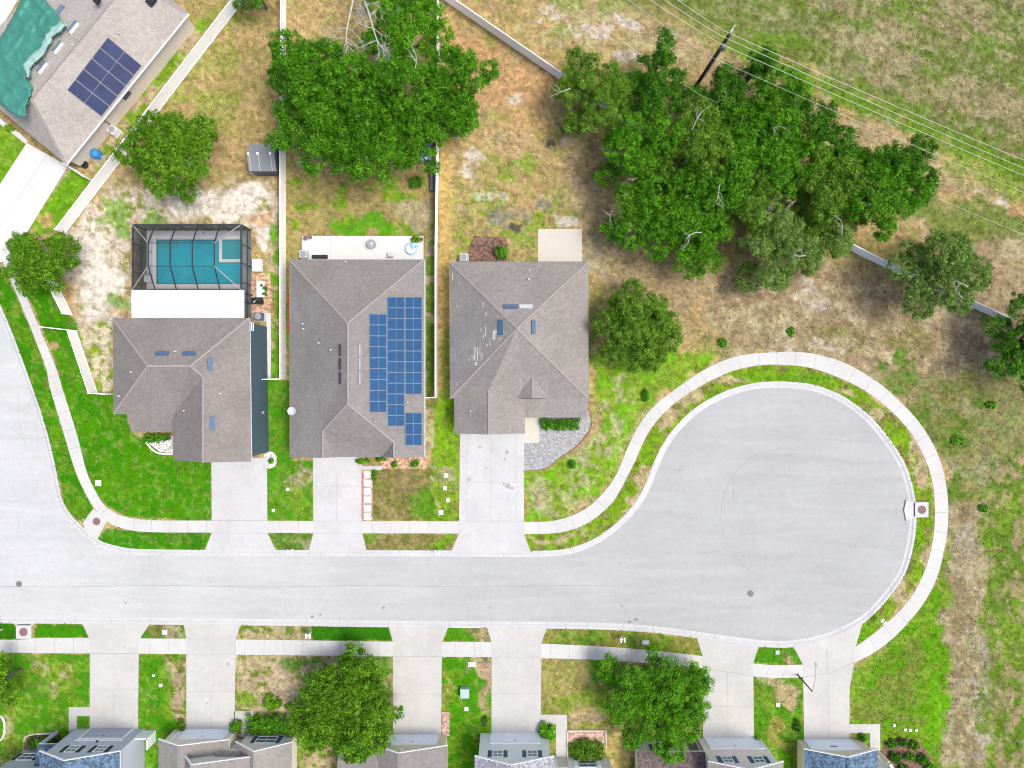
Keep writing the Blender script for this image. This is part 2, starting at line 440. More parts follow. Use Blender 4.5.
for A, B, nj, mm in SIDE:
    a = resample([(GX(x), GY(y), 0) for x, y in catmull(A, 4)], 161 if nj > 10 else 13)
    b = resample([(GX(x), GY(y), 0) for x, y in catmull(B, 4)], 161 if nj > 10 else 13)
    # re-pair: nearest points, so that seams stay square to the walk
    bb = [(GX(x), GY(y), 0) for x, y in catmull(B, 8)]; bb = resample(bb, 800)
    prs = []; last = 0
    for p in a:
        k = min(range(last, min(len(bb), last + 60)), key=lambda k: (bb[k] - p).length); last = k; prs.append((p, bb[k]))
    prs[-1] = (a[-1], bb[-1])
    sw = MB()
    for p, q in prs: sw.v += [(p.x, p.y, -.05), (p.x, p.y, .03), (q.x, q.y, .03), (q.x, q.y, -.05)]
    for i in range(len(prs) - 1):
        for j in range(3): sw.f.append([i * 4 + j, i * 4 + j + 1, i * 4 + 5 + j, i * 4 + 4 + j]); sw.m.append(0)
    sw.mi = 1; acc = 0
    for i in range(1, len(prs) - 1):
        acc += (prs[i][0] - prs[i - 1][0]).length
        if acc > 1.6:
            acc = 0; p, q = prs[i]; t = (prs[i + 1][0] - p).normalized() * .013
            sw.poly([(p.x - t.x, p.y - t.y, .034), (q.x - t.x, q.y - t.y, .034), (q.x + t.x, q.y + t.y, .034), (p.x + t.x, p.y + t.y, .034)])
    struct(sw, 'sidewalk', [M[mm], M['joint']])


NOGRASS = [A + B[::-1] for A, B, _, _ in SIDE]


def slab(name, poly, m, z=.04, joints=(), stains=()):
    NOGRASS.append(poly)
    mb = MB(); mb.prism(W2(poly), -.06, z)
    mb.mi = 1
    for (x0, y0, x1, y1) in joints:
        a = Vector((GX(x0), GY(y0), z + .004)); b = Vector((GX(x1), GY(y1), z + .004))
        d = (b - a).normalized(); q = Vector((-d.y, d.x, 0)) * .014
        mb.poly([a - q, b - q, b + q, a + q])
    mb.mi = 2
    for (x, y, r) in stains:
        c = Vector((GX(x), GY(y), z + .004)); k = 14; ph = random.random() * 6
        mb.poly([c + Vector((math.cos(2 * math.pi * j / k), math.sin(2 * math.pi * j / k), 0)) * r * S * (1 + .16 * math.sin(3 * 2 * math.pi * j / k + ph) + .1 * math.sin(5 * 2 * math.pi * j / k)) for j in range(k)])
    return struct(mb, name, [m, M['joint'], M['stain']])


DR, DS = M['drive'], M['drive_s']
slab('driveway', [(211.5, 458), (267, 458), (267.5, 533), (277, 552), (204.5, 552), (212, 532)], DR, joints=[(211.5, 520.5, 267, 520.5), (212, 533, 267.5, 533)])
slab('driveway', [(313, 452), (362, 452), (362, 466), (382, 466), (382, 470), (362, 470), (362.5, 533.5), (367, 552), (308.5, 552), (313.5, 533)], DR,
     joints=[(337, 472, 337, 521), (313.5, 521, 362.5, 521), (313, 486, 362, 486), (313, 533, 362, 533)])
slab('driveway', [(460, 428), (524, 428), (524, 534), (531, 553), (451, 552), (459, 533.5)], DR,
     joints=[(460, 521, 524, 521), (491, 432, 491, 521), (460, 482, 524, 482), (467, 435, 467, 521), (516, 435, 516, 521)],
     stains=[(469, 480, 1.5), (470.5, 478, 1), (508, 486, 2.6), (504, 484, 1.4), (512, 488, 1.7), (486, 468, 1.0), (480, 447, 1.5), (507, 452, 2.0), (505, 459, 1.2)])
slab('front_walk', [(524, 414), (539, 414), (539, 443), (524, 443)], M['cream_slab'], .05)
slab('driveway', [(90, 640), (82.5, 623), (150, 623.5), (139, 640), (138, 732), (90, 732)], DS, joints=[(90, 653.3, 138.5, 653.3), (90, 689, 138, 689), (114, 690, 114, 728)])
slab('driveway', [(186.5, 640), (184, 624), (240.5, 624.3), (236, 640), (234.5, 732), (186.5, 732)], DS, joints=[(186.5, 654, 235, 654), (186.5, 691, 234.5, 691), (211, 692, 211, 728)], stains=[(228, 664, 1.6), (207, 703, 1.2)])
slab('driveway', [(393, 642), (388.5, 626), (448.5, 626.6), (442, 642), (441, 738), (393, 738)], DS, joints=[(393, 656.5, 442, 656.5), (393, 694, 441, 694)])
slab('driveway', [(491.5, 642), (487, 627), (547, 627.4), (541.5, 643), (540.5, 738), (491.5, 738)], DS, joints=[(491.5, 657, 541, 657), (491.5, 693, 540.5, 693)])
slab('driveway', [(702.5, 656), (696.5, 637), (758.5, 645.5), (753, 663.5), (754, 742), (703, 742)], DS, joints=[(702.5, 668, 753, 676), (727.5, 672, 728, 738), (703, 706, 754, 706)])
slab('driveway', [(803, 665), (793, 645.8), (830, 638), (862.5, 622.5), (855, 648), (854, 663), (849.5, 688), (849, 743), (804, 743), (803, 680)], DS,
     joints=[(803, 677, 830, 673), (830, 673, 854, 662), (828, 676, 828, 738), (826, 650, 828, 674)])
slab('driveway', [(68, 166), (27, 143), (-8, 197), (-40, 236), (-22, 268), (2, 262), (25, 236)], M['white_slab'], joints=[(47, 155, 0, 226), (28, 185, 48, 200)])
slab('driveway', [(-30, 60), (6, 20), (30, -20), (0, -40), (-60, 30)], M['white_slab'])
slab('front_walk', [(69, 707), (90, 707), (90, 716), (77, 716), (77, 742), (69, 742)], DS)
slab('front_walk', [(234, 711), (253, 711), (253, 738), (241, 738), (241, 719), (234, 719)], DS)
slab('front_walk', [(540.8, 714.5), (567, 714.5), (567, 770), (556, 770), (556, 724), (540.8, 724)], DS)
slab('front_walk', [(849, 724), (880, 724), (880, 757), (870, 757), (870, 733), (849, 733)], DS)
slab('front_walk', [(0, 118), (14, 130), (20, 133), (28, 141), (26, 144), (16, 136), (0, 124)], M['white_slab'], .045)
slab('sidewalk_ramp', [(83, 523), (93.5, 508.5), (107, 521), (97, 540), (88, 536)], M['walk'], .035)
slab('patio', [(302, 236), (423.5, 236), (423.5, 275), (302, 275)], M['white_slab'], joints=[(331, 237, 331, 258)])
slab('patio', [(538, 229), (582, 229), (582, 275), (538, 275)], M['cream_slab'])
slab('paver_strip', [(266.5, 313), (271, 313), (271, 379), (266.5, 379)], M['white_slab'], .06)
slab('paver_patch', [(252, 273), (270, 273), (272, 300), (268, 322), (252, 322)], M['mulch_o'], .02)
slab('gravel_bed', [(523, 443), (539, 443), (539, 414), (588, 410), (591, 421), (588.5, 431), (576, 446), (560, 457), (548, 467), (538, 470), (523, 470.5)], M['gravel'], .03)
bd = MB(); e = [(589, 408), (592, 421), (589.5, 432), (577, 447), (560.5, 458), (548.5, 468), (538, 471), (523.5, 471.5)]
ew = resample([(GX(x), GY(y), .05) for x, y in catmull(e, 5)], 60)
for a, b in zip(ew, ew[1:]): bd.beam(a, a.lerp(b, .9), .11, .12)
tag(bd.build('brick_edging', M['brick'], at=ew[0]), 'low reddish brick edging curving round the grey gravel bed', 'edging')
slab('mulch_bed', [(381, 452), (427, 452), (426.5, 468.5), (381, 468.5)], M['mulch_o'], .03)
slab('mulch_bed', [(361.8, 470.5), (372.5, 470.5), (372.5, 520.5), (361.8, 520.5)], M['mulch_p'], .03)
slab('mulch_bed', [(441.5, 712), (449.5, 712), (449.5, 736), (441.5, 736)], M['mulch_p'], .03)
slab('mulch_bed', [(568, 731.5), (605, 731.5), (606, 745), (568, 745)], M['mulch_p'], .03)
slab('mulch_bed', [(474, 236), (506, 238), (508, 248), (505, 264), (469, 264), (469, 247)], M['mulch_b'], .03)
slab('mulch_bed', [(25, 735), (58, 733), (66, 750), (24, 750)], M['mulch_b'], .03)
slab('gravel_bed', [(146, 441), (173, 436), (173, 453), (160, 452)], M['wgravel'], .03)
slab('mulch_bed', [(883, 742), (900, 737), (918, 740), (930, 755), (935, 775), (880, 775)], M['mulch_b'], .02)
slab('gravel_bed', [(270 + 7 * math.cos(t * .42), 460 + 8.5 * math.sin(t * .42)) for t in range(15)], M['wgravel'], .035)


# ------------------------------------------------------------------ ground sheet
def noise(X, Y, cell, seed):
    r = np.random.default_rng(seed); g = r.random((256, 256)).astype(np.float32)
    x = X / cell; y = Y / cell; xi = np.floor(x).astype(int); yi = np.floor(y).astype(int)
    fx = x - xi; fy = y - yi; fx = fx * fx * (3 - 2 * fx); fy = fy * fy * (3 - 2 * fy)
    a = g[yi % 256, xi % 256]; b = g[yi % 256, (xi + 1) % 256]; c = g[(yi + 1) % 256, xi % 256]; d = g[(yi + 1) % 256, (xi + 1) % 256]
    return (a * (1 - fx) + b * fx) * (1 - fy) + (c * (1 - fx) + d * fx) * fy


def fbm(X, Y, cell, seed, o=4):
    v = 0; a = 1; t = 0
    for k in range(o): v = v + a * noise(X, Y, cell / 2 ** k, seed + k); t += a; a *= .55
    return v / t


ax = np.concatenate([[-5200, -2500, -1200, -600, -350, -220], np.arange(-150, 1180, 1.7), [1250, 1400, 1650, 2250, 3500, 6200]])
ay = np.concatenate([[-5000, -2400, -1200, -600, -350, -220], np.arange(-130, 900, 1.7), [970, 1100, 1400, 2000, 3200, 6000]])
X, Y = np.meshgrid(ax, ay)
X = X.astype(np.float64); Y = Y.astype(np.float64)
wX = X + (fbm(X, Y, 22, 1) - .5) * 26; wY = Y + (fbm(X, Y, 22, 5) - .5) * 26
hX = X + (fbm(X, Y, 9, 31) - .5) * 4; hY = Y + (fbm(X, Y, 9, 35) - .5) * 4


def sdf(poly, X, Y):
    """signed distance to a polygon, positive inside"""
    d = np.full(X.shape, 1e9); ins = np.zeros(X.shape, bool)
    for (x0, y0), (x1, y1) in zip(poly, poly[1:] + poly[:1]):
        ex, ey = x1 - x0, y1 - y0; L2 = ex * ex + ey * ey + 1e-9
        t = np.clip(((X - x0) * ex + (Y - y0) * ey) / L2, 0, 1)
        d = np.minimum(d, (X - x0 - t * ex) ** 2 + (Y - y0 - t * ey) ** 2)
        c = ((y0 > Y) != (y1 > Y)) & (X < (x1 - x0) * (Y - y0) / (y1 - y0 + 1e-12) + x0)
        ins ^= c
    d = np.sqrt(d); return np.where(ins, d, -d)


def sst(v, a, b):
    t = np.clip((v - a) / (b - a), 0, 1); return t * t * (3 - 2 * t)


TAN = (.345, .252, .118); DRY = (.275, .222, .085); GRN = (.045, .165, .008); LIME = (.15, .245, .022); SAND = (.46, .41, .345)
MEAD = (.16, .143, .055); ORG = (.40, .245, .12); OLV = (.15, .155, .04); DKG = (.03, .11, .006); BRN = (.25, .195, .115); STRAW = (.335, .285, .175); DARK = (.10, .085, .07); MGR = (.09, .15, .022)
C = np.empty(X.shape + (3,)); C[:] = TAN


def lay(mask, col): 
    global C
    C += (np.array(col) - C) * mask[..., None]


F1 = fbm(X, Y, 14, 51); F2 = fbm(X, Y, 40, 61); F3 = fbm(X, Y, 5, 71, 3); F4 = fbm(X, Y, 9, 81, 4); F5 = fbm(X, Y, 11, 111, 5)
lay(sst(F2, .4, .65) * .8, DRY); lay(sst(F1, .52, .75) * .6, STRAW)
lay(sst(F4, .58, .72) * .45, LIME)


def region(poly, col, f=10, hard=False, amt=1.0, mix=None, mixt=(.5, .6), nz=None):
    m = sst(sdf(poly, hX if hard else wX, hY if hard else wY) + (0 if hard else (F5 - .5) * f * 3), -.6 if hard else -f, .6 if hard else f) * amt
    if mix is None: lay(m, col)
    else:
        q = sst(nz if nz is not None else F4, *mixt)
        lay(m * (1 - q), col); lay(m * q, mix)
    return m


def blob(x, y, r, col, amt=1.0, ry=None, mix=None, mixt=(.48, .6)):
    ry = ry or r
    d = np.sqrt(((wX - x) / r) ** 2 + ((wY - y) / ry) ** 2)
    m = sst(1.1 - d + (F5 - .5) * 2.6 * min(1, 10 / r + .45), -.1, .35) * amt
    if mix is None: lay(m, col)
    else:
        q = sst(F4, *mixt); lay(m * (1 - q), col); lay(m * q, mix)


# meadow and the mown strip under the wires
region([(520, -400), (6000, -400), (6000, 2000), (1060, 250), (1024, 175), (860, 95), (740, 35), (640, -12)], MEAD, 12, mix=MGR, mixt=(.43, .58))
region([(520, -400), (6000, -400), (6000, 2000), (1060, 250), (1024, 175), (860, 95), (740, 35), (640, -12)], (.29, .24, .135), 12, amt=.5, mix=(.12, .13, .045), mixt=(.44, .5), nz=F3)
region([(760, 0), (1030, 0), (1030, 60), (900, 70)], (.27, .23, .13), 25, amt=.3)
region([(560, -20), (800, -20), (860, 60), (760, 60), (640, 10)], MGR, 14, amt=.6)
U_, V_ = X + .42 * Y, Y - .42 * X
STK = fbm(U_ / 9, V_, 9, 131, 4)
fm = sst(sdf([(560, -400), (6000, -400), (6000, 2000), (1060, 250), (1024, 175), (860, 95), (740, 35), (640, -12)], wX, wY), -4, 8)
lay(fm * sst(STK, .47, .62) * .75, (.10, .155, .026)); lay(fm * sst(1 - STK, .52, .68) * .4, (.22, .185, .10))
lay(sst(1 - np.abs(V_ + 258) / 16, 0, .7) * (X > 740) * .9 * sst(F4, .25, .55), (.09, .195, .012))
F6 = fbm(X, Y, 6, 151, 3)
lay(fm * sst(F6, .52, .74) * .5, (.085, .10, .018)); lay(fm * sst(1 - F6, .54, .76) * .45, (.30, .27, .16))
for x, y, r, ry in [(845, 88, 30, 12), (900, 112, 45, 13), (960, 145, 45, 16), (1005, 178, 45, 18), (760, 45, 50, 10), (905, 12, 16, 10), (982, 45, 18, 9), (870, 20, 12, 6), (930, 75, 20, 8)]: blob(x, y, r, (.095, .175, .018), .6, ry)
for x, y, r, ry in [(960, 8, 30, 14), (905, 65, 24, 9), (952, 88, 26, 10), (1005, 105, 24, 12), (880, 45, 20, 9)]: blob(x, y, r, (.29, .245, .14), .5, ry)
region([(545, 0), (620, 0), (720, 55), (800, 95), (900, 140), (1030, 210), (1030, 235), (900, 165), (800, 120), (700, 70)], BRN, 12, amt=.7, mix=STRAW, mixt=(.5, .6))
for x, y, r, ry in [(593, 30, 26, 12), (560, 18, 18, 10), (640, 55, 20, 10), (625, 22, 18, 8)]: blob(x, y, r, SAND, .75, ry, mix=STRAW)
for x, y, r, ry in [(610, 8, 22, 8), (575, 5, 20, 6), (560, 30, 10, 6)]: blob(x, y, r, LIME, .5, ry)
region([(915, 190), (1030, 215), (1030, 262), (900, 215)], MGR, 8, amt=.8); region([(965, 150), (1030, 190), (1030, 215), (940, 172)], LIME, 8, amt=.45)
region([(930, 240), (1030, 245), (1030, 330), (960, 330)], BRN, 12); blob(998, 203, 8, SAND, .7, 3); blob(1018, 205, 14, ORG, .6, 6); blob(1015, 252, 12, STRAW, .7, 9)
# back yards
region([(445, 20), (560, 80), (555, 120), (450, 115)], ORG, 16, amt=.75)
region([(560, 100), (640, 240), (700, 280), (690, 330), (600, 290), (570, 180)], BRN, 14, amt=.75)
for x, y, r, ry in [(488, 205, 34, 26), (520, 235, 36, 20), (505, 170, 26, 14), (470, 245, 26, 12), (560, 215, 20, 20)]: blob(x, y, r, LIME, .8, ry, mix=DRY)
for x, y, r in [(514, 215, 14), (500, 222, 10), (547, 205, 10)]: blob(x, y, r, (.22, .20, .15), .8)
blob(464, 161, 12, SAND, .9, 10); blob(518, 100, 6, SAND, .8); blob(563, 140, 4, SAND, .7); blob(571, 225, 16, SAND, .8, 7); blob(595, 260, 14, STRAW, .8, 18); blob(490, 192, 14, SAND, .5, 6)
region([(439, 120), (452, 120), (452, 400), (440, 400)], (.40, .29, .10), 3, hard=True, amt=.85); region([(440, 330), (452, 330), (456, 400), (440, 400)], LIME, 4, amt=.7)
region([(700, 270), (860, 270), (1030, 330), (1030, 470), (960, 480), (880, 390), (720, 350)], BRN, 16, mix=STRAW, mixt=(.52, .66))
for x, y, r, ry in [(840, 335, 26, 14), (905, 345, 22, 16), (720, 340, 26, 10), (960, 395, 30, 20)]: blob(x, y, r, OLV, .6, ry)
for x, y, r, ry in [(813, 300, 16, 10), (805, 285, 8, 8), (840, 345, 12, 5), (785, 340, 9, 9), (820, 342, 10, 6), (965, 405, 12, 10), (995, 470, 14, 12), (985, 478, 10, 8), (960, 470, 14, 8), (992, 525, 10, 9)]: blob(x, y, r, SAND, .75, ry, mix=STRAW)
for x, y, r, ry in [(900, 385, 20, 14), (935, 425, 22, 22), (955, 440, 22, 24), (895, 365, 12, 10), (950, 500, 20, 20), (985, 400, 12, 6)]: blob(x, y, r, MGR, .85, ry, mix=GRN, mixt=(.5, .56))
region([(590, 360), (690, 345), (720, 350), (690, 380), (660, 395), (640, 420), (628, 450), (615, 475), (600, 492), (580, 508), (555, 519), (525, 521), (524, 470), (560, 458), (588, 432)], (.13, .30, .012), 5, mix=LIME, mixt=(.45, .55))
for x, y, r, ry in [(595, 450, 26, 16), (560, 505, 30, 10), (612, 430, 10, 24), (625, 395, 10, 12), (585, 480, 14, 9), (535, 495, 8, 14), (600, 500, 16, 8), (605, 365, 12, 10)]: blob(x, y, r, STRAW, .65, ry, mix=LIME)
region([(592, 400), (600, 408), (600, 425), (583, 450), (575, 456), (588, 432)], (.30, .19, .12), 3, amt=.8)
region([(588, 300), (598, 300), (600, 330), (590, 410)], MGR, 4, amt=.8)
region([(872, 375), (1030, 372), (1030, 560), (955, 560), (948, 480), (920, 420)], (.15, .16, .05), 10, amt=.7, mix=MGR, mixt=(.5, .6))
# verge between kerb and walk round the bulb
V = [(524, 534), (560, 533), (590, 523), (613, 503), (636, 460), (648, 434), (664, 414), (703, 385), (738, 369), (768, 365), (806, 367), (858, 387), (903, 423), (929, 469), (934, 524), (922, 577), (885, 624), (855, 648), (862, 622), (906, 568), (915, 510), (888, 440), (815, 386), (740, 388), (678, 426), (649, 481), (610, 530), (562, 551), (531, 551)]
region(V, (.13, .24, .013), 2, hard=True, mix=OLV, mixt=(.56, .68))
for x, y, r, ry in [(645, 478, 10, 16), (665, 418, 12, 12), (695, 398, 12, 8), (640, 500, 8, 10), (730, 380, 14, 4), (918, 465, 9, 26), (920, 480, 9, 12), (878, 415, 10, 8), (850, 395, 12, 4), (560, 540, 24, 3), (585, 533, 10, 4), (900, 590, 8, 14), (925, 560, 5, 14)]: blob(x, y, r, (.36, .28, .17), .8, ry)
for x, y, r, ry in [(790, 374, 40, 5), (915, 540, 8, 12), (595, 535, 16, 6), (863, 632, 10, 9)]: blob(x, y, r, (.09, .24, .01), .7, ry)
# lower right
region([(937, 577), (950, 530), (1030, 430), (1030, 800), (860, 800), (860, 680), (900, 640)], (.10, .20, .015), 4, mix=(.14, .20, .03), mixt=(.46, .6))
region([(850, 664), (876, 652), (940, 578), (948, 620), (946, 770), (850, 770)], (.085, .225, .008), 4, mix=(.13, .225, .02), mixt=(.46, .58))
for x, y, r, ry in [(900, 690, 26, 18), (885, 660, 16, 10), (870, 715, 14, 8), (905, 720, 18, 5), (915, 655, 12, 14)]: blob(x, y, r, OLV, .5, ry)
blob(940, 720, 12, (.10, .29, .006), .7, 30)
region([(950, 505), (985, 500), (986, 770), (948, 770), (946, 640)], (.215, .175, .095), 5, mix=(.29, .245, .155), mixt=(.45, .6))
for x, y, r, ry in [(978, 700, 10, 60), (965, 540, 16, 16), (985, 720, 10, 40)]: blob(x, y, r, (.29, .265, .20), .6, ry, mix=MGR, mixt=(.5, .6))
region([(985, 460), (1030, 440), (1030, 770), (992, 770)], MGR, 8, amt=.8, mix=BRN, mixt=(.5, .62))
blob(1012, 640, 16, LIME, .4, 30); blob(1010, 520, 14, LIME, .5, 20)
# pool house lot
region([(0, 0), (240, -40), (280, -40), (282, 380), (250, 330), (130, 300), (60, 240), (110, 150)], DRY, 10, mix=TAN, mixt=(.45, .6))
for x, y, r, ry in [(215, 60, 36, 16), (175, 95, 30, 14), (225, 20, 30, 10), (215, 110, 20, 20)]: blob(x, y, r, LIME, .45, ry)
region([(60, 235), (120, 190), (270, 180), (282, 250), (280, 270), (240, 222), (132, 225), (131, 310), (112, 320), (113, 395), (100, 390), (75, 320)], (.45, .39, .31), 8, mix=(.19, .22, .05), mixt=(.55, .63), nz=F3 * .5 + F4 * .5)
for x, y, r, ry in [(210, 205, 40, 16), (105, 300, 22, 26), (95, 275, 16, 16), (262, 235, 12, 12), (90, 250, 12, 20), (250, 195, 16, 14)]: blob(x, y, r, (.58, .53, .465), .8, ry)
for x, y, r, ry in [(155, 218, 22, 8), (275, 232, 6, 16), (115, 215, 12, 14), (122, 305, 8, 10)]: blob(x, y, r, (.13, .26, .03), .8, ry)
blob(137, 220, 9, ORG, .8, 5); blob(262, 218, 8, ORG, .7, 9)
blob(68, 190, 14, LIME, .6, 16); blob(110, 185, 20, STRAW, .5, 12)
region([(75, 322), (113, 318), (113, 395), (98, 393)], (.44, .39, .27), 3, mix=(.17, .24, .03), mixt=(.48, .56), nz=F3 * .5 + F4 * .5)
lawn = (.04, .185, .003); lawn2 = (.056, .20, .004)
region([(14, 285), (48, 262), (58, 285), (70, 316), (76, 322), (97, 395), (113, 395), (128, 416), (131, 433), (150, 442), (173, 455), (205, 462), (212, 462), (212, 520), (150, 519), (125, 516), (100, 500), (80, 460), (66, 400), (56, 360), (30, 300)], lawn, 2, hard=True, mix=lawn2, mixt=(.45, .6))
blob(118, 485, 30, (.085, .215, .008), .5, 12); blob(52, 345, 6, TAN, .9, 12)
region([(-20, 235), (15, 292), (47, 370), (64, 434), (85, 490), (94, 509), (83, 522), (67, 511), (45, 429), (30, 384), (0, 307), (-30, 260)], lawn, 2, hard=True, mix=(.075, .20, .008), mixt=(.47, .6))
region([(107, 529), (125, 530), (150, 532), (212, 532.5), (204, 551), (130, 550), (96, 540)], (.035, .165, .006), 2, hard=True, mix=lawn, mixt=(.45, .6))
blob(50, 375, 4, OLV, .5, 16); blob(12, 305, 8, (.16, .2, .03), .6, 10)
# side yards
region([(267, 380), (290, 380), (291, 460), (313, 460), (313, 521), (267, 521)], (.055, .215, .008), 2, hard=True, mix=(.085, .22, .012), mixt=(.46, .6))
blob(302, 475, 12, STRAW, .8, 16, mix=(.2, .2, .06)); blob(300, 500, 12, LIME, .6, 16)
region([(267, 533), (313.5, 533), (308.5, 551), (277, 551)], (.07, .17, .02), 2, hard=True, mix=(.11, .19, .03)); blob(306, 541, 6, STRAW, .6, 6)
region([(362, 468), (432, 468), (434, 440), (425, 400), (441, 395), (460, 400), (460, 521), (362, 521)], OLV, 2, hard=True, mix=(.20, .165, .065), mixt=(.5, .62))
region([(430, 430), (441, 395), (461, 390), (461, 521), (425, 521), (436, 470)], (.14, .28, .012), 5, mix=LIME, mixt=(.5, .6)); blob(433, 430, 7, STRAW, .8, 20); blob(445, 480, 9, STRAW, .7, 22, mix=LIME); blob(425, 508, 10, (.075, .2, .012), .8, 14)
region([(362, 533.5), (459, 533.5), (451, 551), (367, 551)], (.20, .175, .065), 2, hard=True, mix=OLV); blob(445, 541, 12, (.11, .24, .012), .9, 12); blob(364, 540, 6, (.1, .2, .02), .8, 10)
region([(287, 175), (436, 175), (436, 236), (290, 258), (286, 258)], DRY, 5, mix=LIME, mixt=(.46, .62)); blob(372, 226, 40, (.08, .26, .01), .9, 10); blob(415, 210, 18, STRAW, .8, 14); blob(300, 163, 8, SAND, .6, 6); blob(310, 200, 22, OLV, .4, 14)
region([(425, 240), (437, 240), (437, 398), (425, 398)], (.12, .19, .03), 2, hard=True, mix=STRAW, mixt=(.5, .6)); region([(426, 330), (433, 330), (433, 398), (426, 398)], MGR, 2, amt=.8)
region([(271, 230), (281, 230), (290, 260), (290, 380), (271, 380)], (.12, .26, .02), 3, mix=STRAW, mixt=(.5, .6))
# bottom row
region([(-200, 654), (90, 654), (90, 800), (-200, 800)], (.058, .20, .008), 2, hard=True, mix=(.10, .23, .012), mixt=(.46, .6))
for x, y, r, ry in [(40, 668, 8, 14), (60, 668, 14, 10), (10, 750, 12, 20), (50, 690, 5, 9), (12, 715, 8, 20), (70, 680, 10, 10)]: blob(x, y, r, (.17, .23, .03), .75, ry, mix=STRAW, mixt=(.55, .65))
region([(36, 624), (82.5, 624), (90, 638), (34, 638)], (.045, .19, .006), 2, hard=True); region([(-60, 622), (12, 622), (19, 630), (19, 640), (-60, 640)], (.03, .14, .006), 2, hard=True)
region([(139, 639), (186, 639), (184, 624), (150, 624)], (.06, .18, .012), 2, hard=True, mix=OLV); blob(178, 632, 8, STRAW, .6, 6)
region([(138, 654), (187, 654), (187, 800), (138, 800)], (.055, .21, .007), 2, hard=True, mix=(.09, .225, .01)); region([(169, 654), (188, 654), (188, 735), (176, 735)], (.34, .27, .16), 3, mix=OLV, mixt=(.52, .62)); blob(168, 710, 5, LIME, .7, 30)
region([(234, 655), (393, 655), (393, 800), (234, 800)], (.35, .285, .17), 2, hard=True, mix=(.13, .19, .03), mixt=(.5, .58), nz=F3 * .5 + F4 * .5); blob(285, 690, 16, (.40, .32, .22), .8, 22); blob(305, 735, 8, LIME, .8, 30); blob(300, 665, 14, (.07, .18, .02), .8, 8); blob(245, 700, 10, LIME, .6, 8); region([(335, 655), (393, 655), (393, 740), (335, 740)], (.08, .19, .015), 6, amt=.9)
region([(240, 625), (312, 625), (312, 640), (236, 640)], (.30, .26, .14), 1, hard=True, mix=(.12, .18, .03)); region([(312, 625), (388, 626), (393, 641), (312, 641)], (.03, .145, .006), 1, hard=True)
region([(448, 627), (487, 627), (491, 642), (442, 642)], (.065, .20, .008), 1, hard=True, mix=OLV); region([(470, 627), (487, 627), (491, 642), (470, 642)], (.34, .26, .15), 2, amt=.9, mix=OLV)
region([(441, 657), (492, 657), (492, 800), (441, 800)], (.055, .215, .006), 1, hard=True, mix=(.10, .24, .01)); region([(478, 657), (492, 657), (492, 715), (482, 715)], (.33, .25, .14), 3, amt=.9); blob(484, 675, 12, (.37, .28, .18), .7, 14); blob(448, 695, 6, (.22, .23, .05), .8, 20)
region([(541, 659), (703, 668), (703, 800), (541, 800)], (.24, .225, .075), 1, hard=True, mix=(.16, .21, .03), mixt=(.48, .6)); blob(570, 680, 26, (.28, .235, .09), .6, 18); blob(607, 672, 14, (.07, .20, .01), .9, 16); blob(592, 705, 22, (.19, .29, .03), .7, 10); blob(588, 722, 16, (.37, .27, .17), .8, 7); blob(620, 750, 16, (.43, .33, .12), .9, 26); region([(640, 665), (703, 668), (703, 720), (640, 720)], (.06, .17, .01), 8, amt=.8)
region([(547, 628), (612, 629), (697, 638), (703, 656), (541, 644)], (.19, .19, .045), 1, hard=True, mix=(.10, .19, .02)); blob(660, 645, 16, (.1, .2, .015), .6, 8)
region([(752, 676), (804, 677), (804, 800), (752, 800)], (.07, .20, .01), 1, hard=True, mix=(.11, .21, .02)); blob(786, 690, 14, (.37, .28, .16), .8, 12); blob(776, 728, 9, (.22, .20, .05), .8, 14); blob(765, 682, 9, STRAW, .5, 5)
region([(758, 646), (793, 647), (803, 665), (752, 663)], (.06, .20, .01), 1, hard=True); region([(782, 646), (793, 647), (803, 665), (780, 665)], (.34, .27, .14), 2, amt=.9, mix=OLV)
# tan-roofed corner house
region([(-100, 60), (0, 122), (28, 148), (-10, 200), (-60, 240), (-200, 200)], (.115, .27, .012), 1, hard=True, mix=(.15, .28, .02))
region([(72, 168), (90, 180), (58, 232), (20, 238)], (.115, .27, .012), 1, hard=True, mix=(.15, .28, .02)); blob(43, 220, 9, (.42, .29, .12), .9, 10)
region([(198, 22), (212, 20), (100, 170), (86, 170)], (.14, .26, .02), 1, hard=True, mix=(.34, .28, .17), mixt=(.5, .6)); blob(95, 165, 10, (.40, .30, .18), .8, 9)
for x, y, r in [(560, 131, 5), (553, 149, 6), (519, 227, 6.5)]: blob(x, y, r, (.085, .07, .06), .92)
# speckle of the sward itself
ROUGH = 1 - .6 * sst(C[..., 1] / (C[..., 0] + .01), 1.9, 3.0)
sp = (fbm(X, Y, 3.6, 91, 2) - .5)[..., None]; C *= 1 + sp * .9 * ROUGH[..., None]
C *= 1 + ((fbm(X, Y, 60, 97, 3) - .5)[..., None]) * .25
C = np.clip(C, .004, .8)
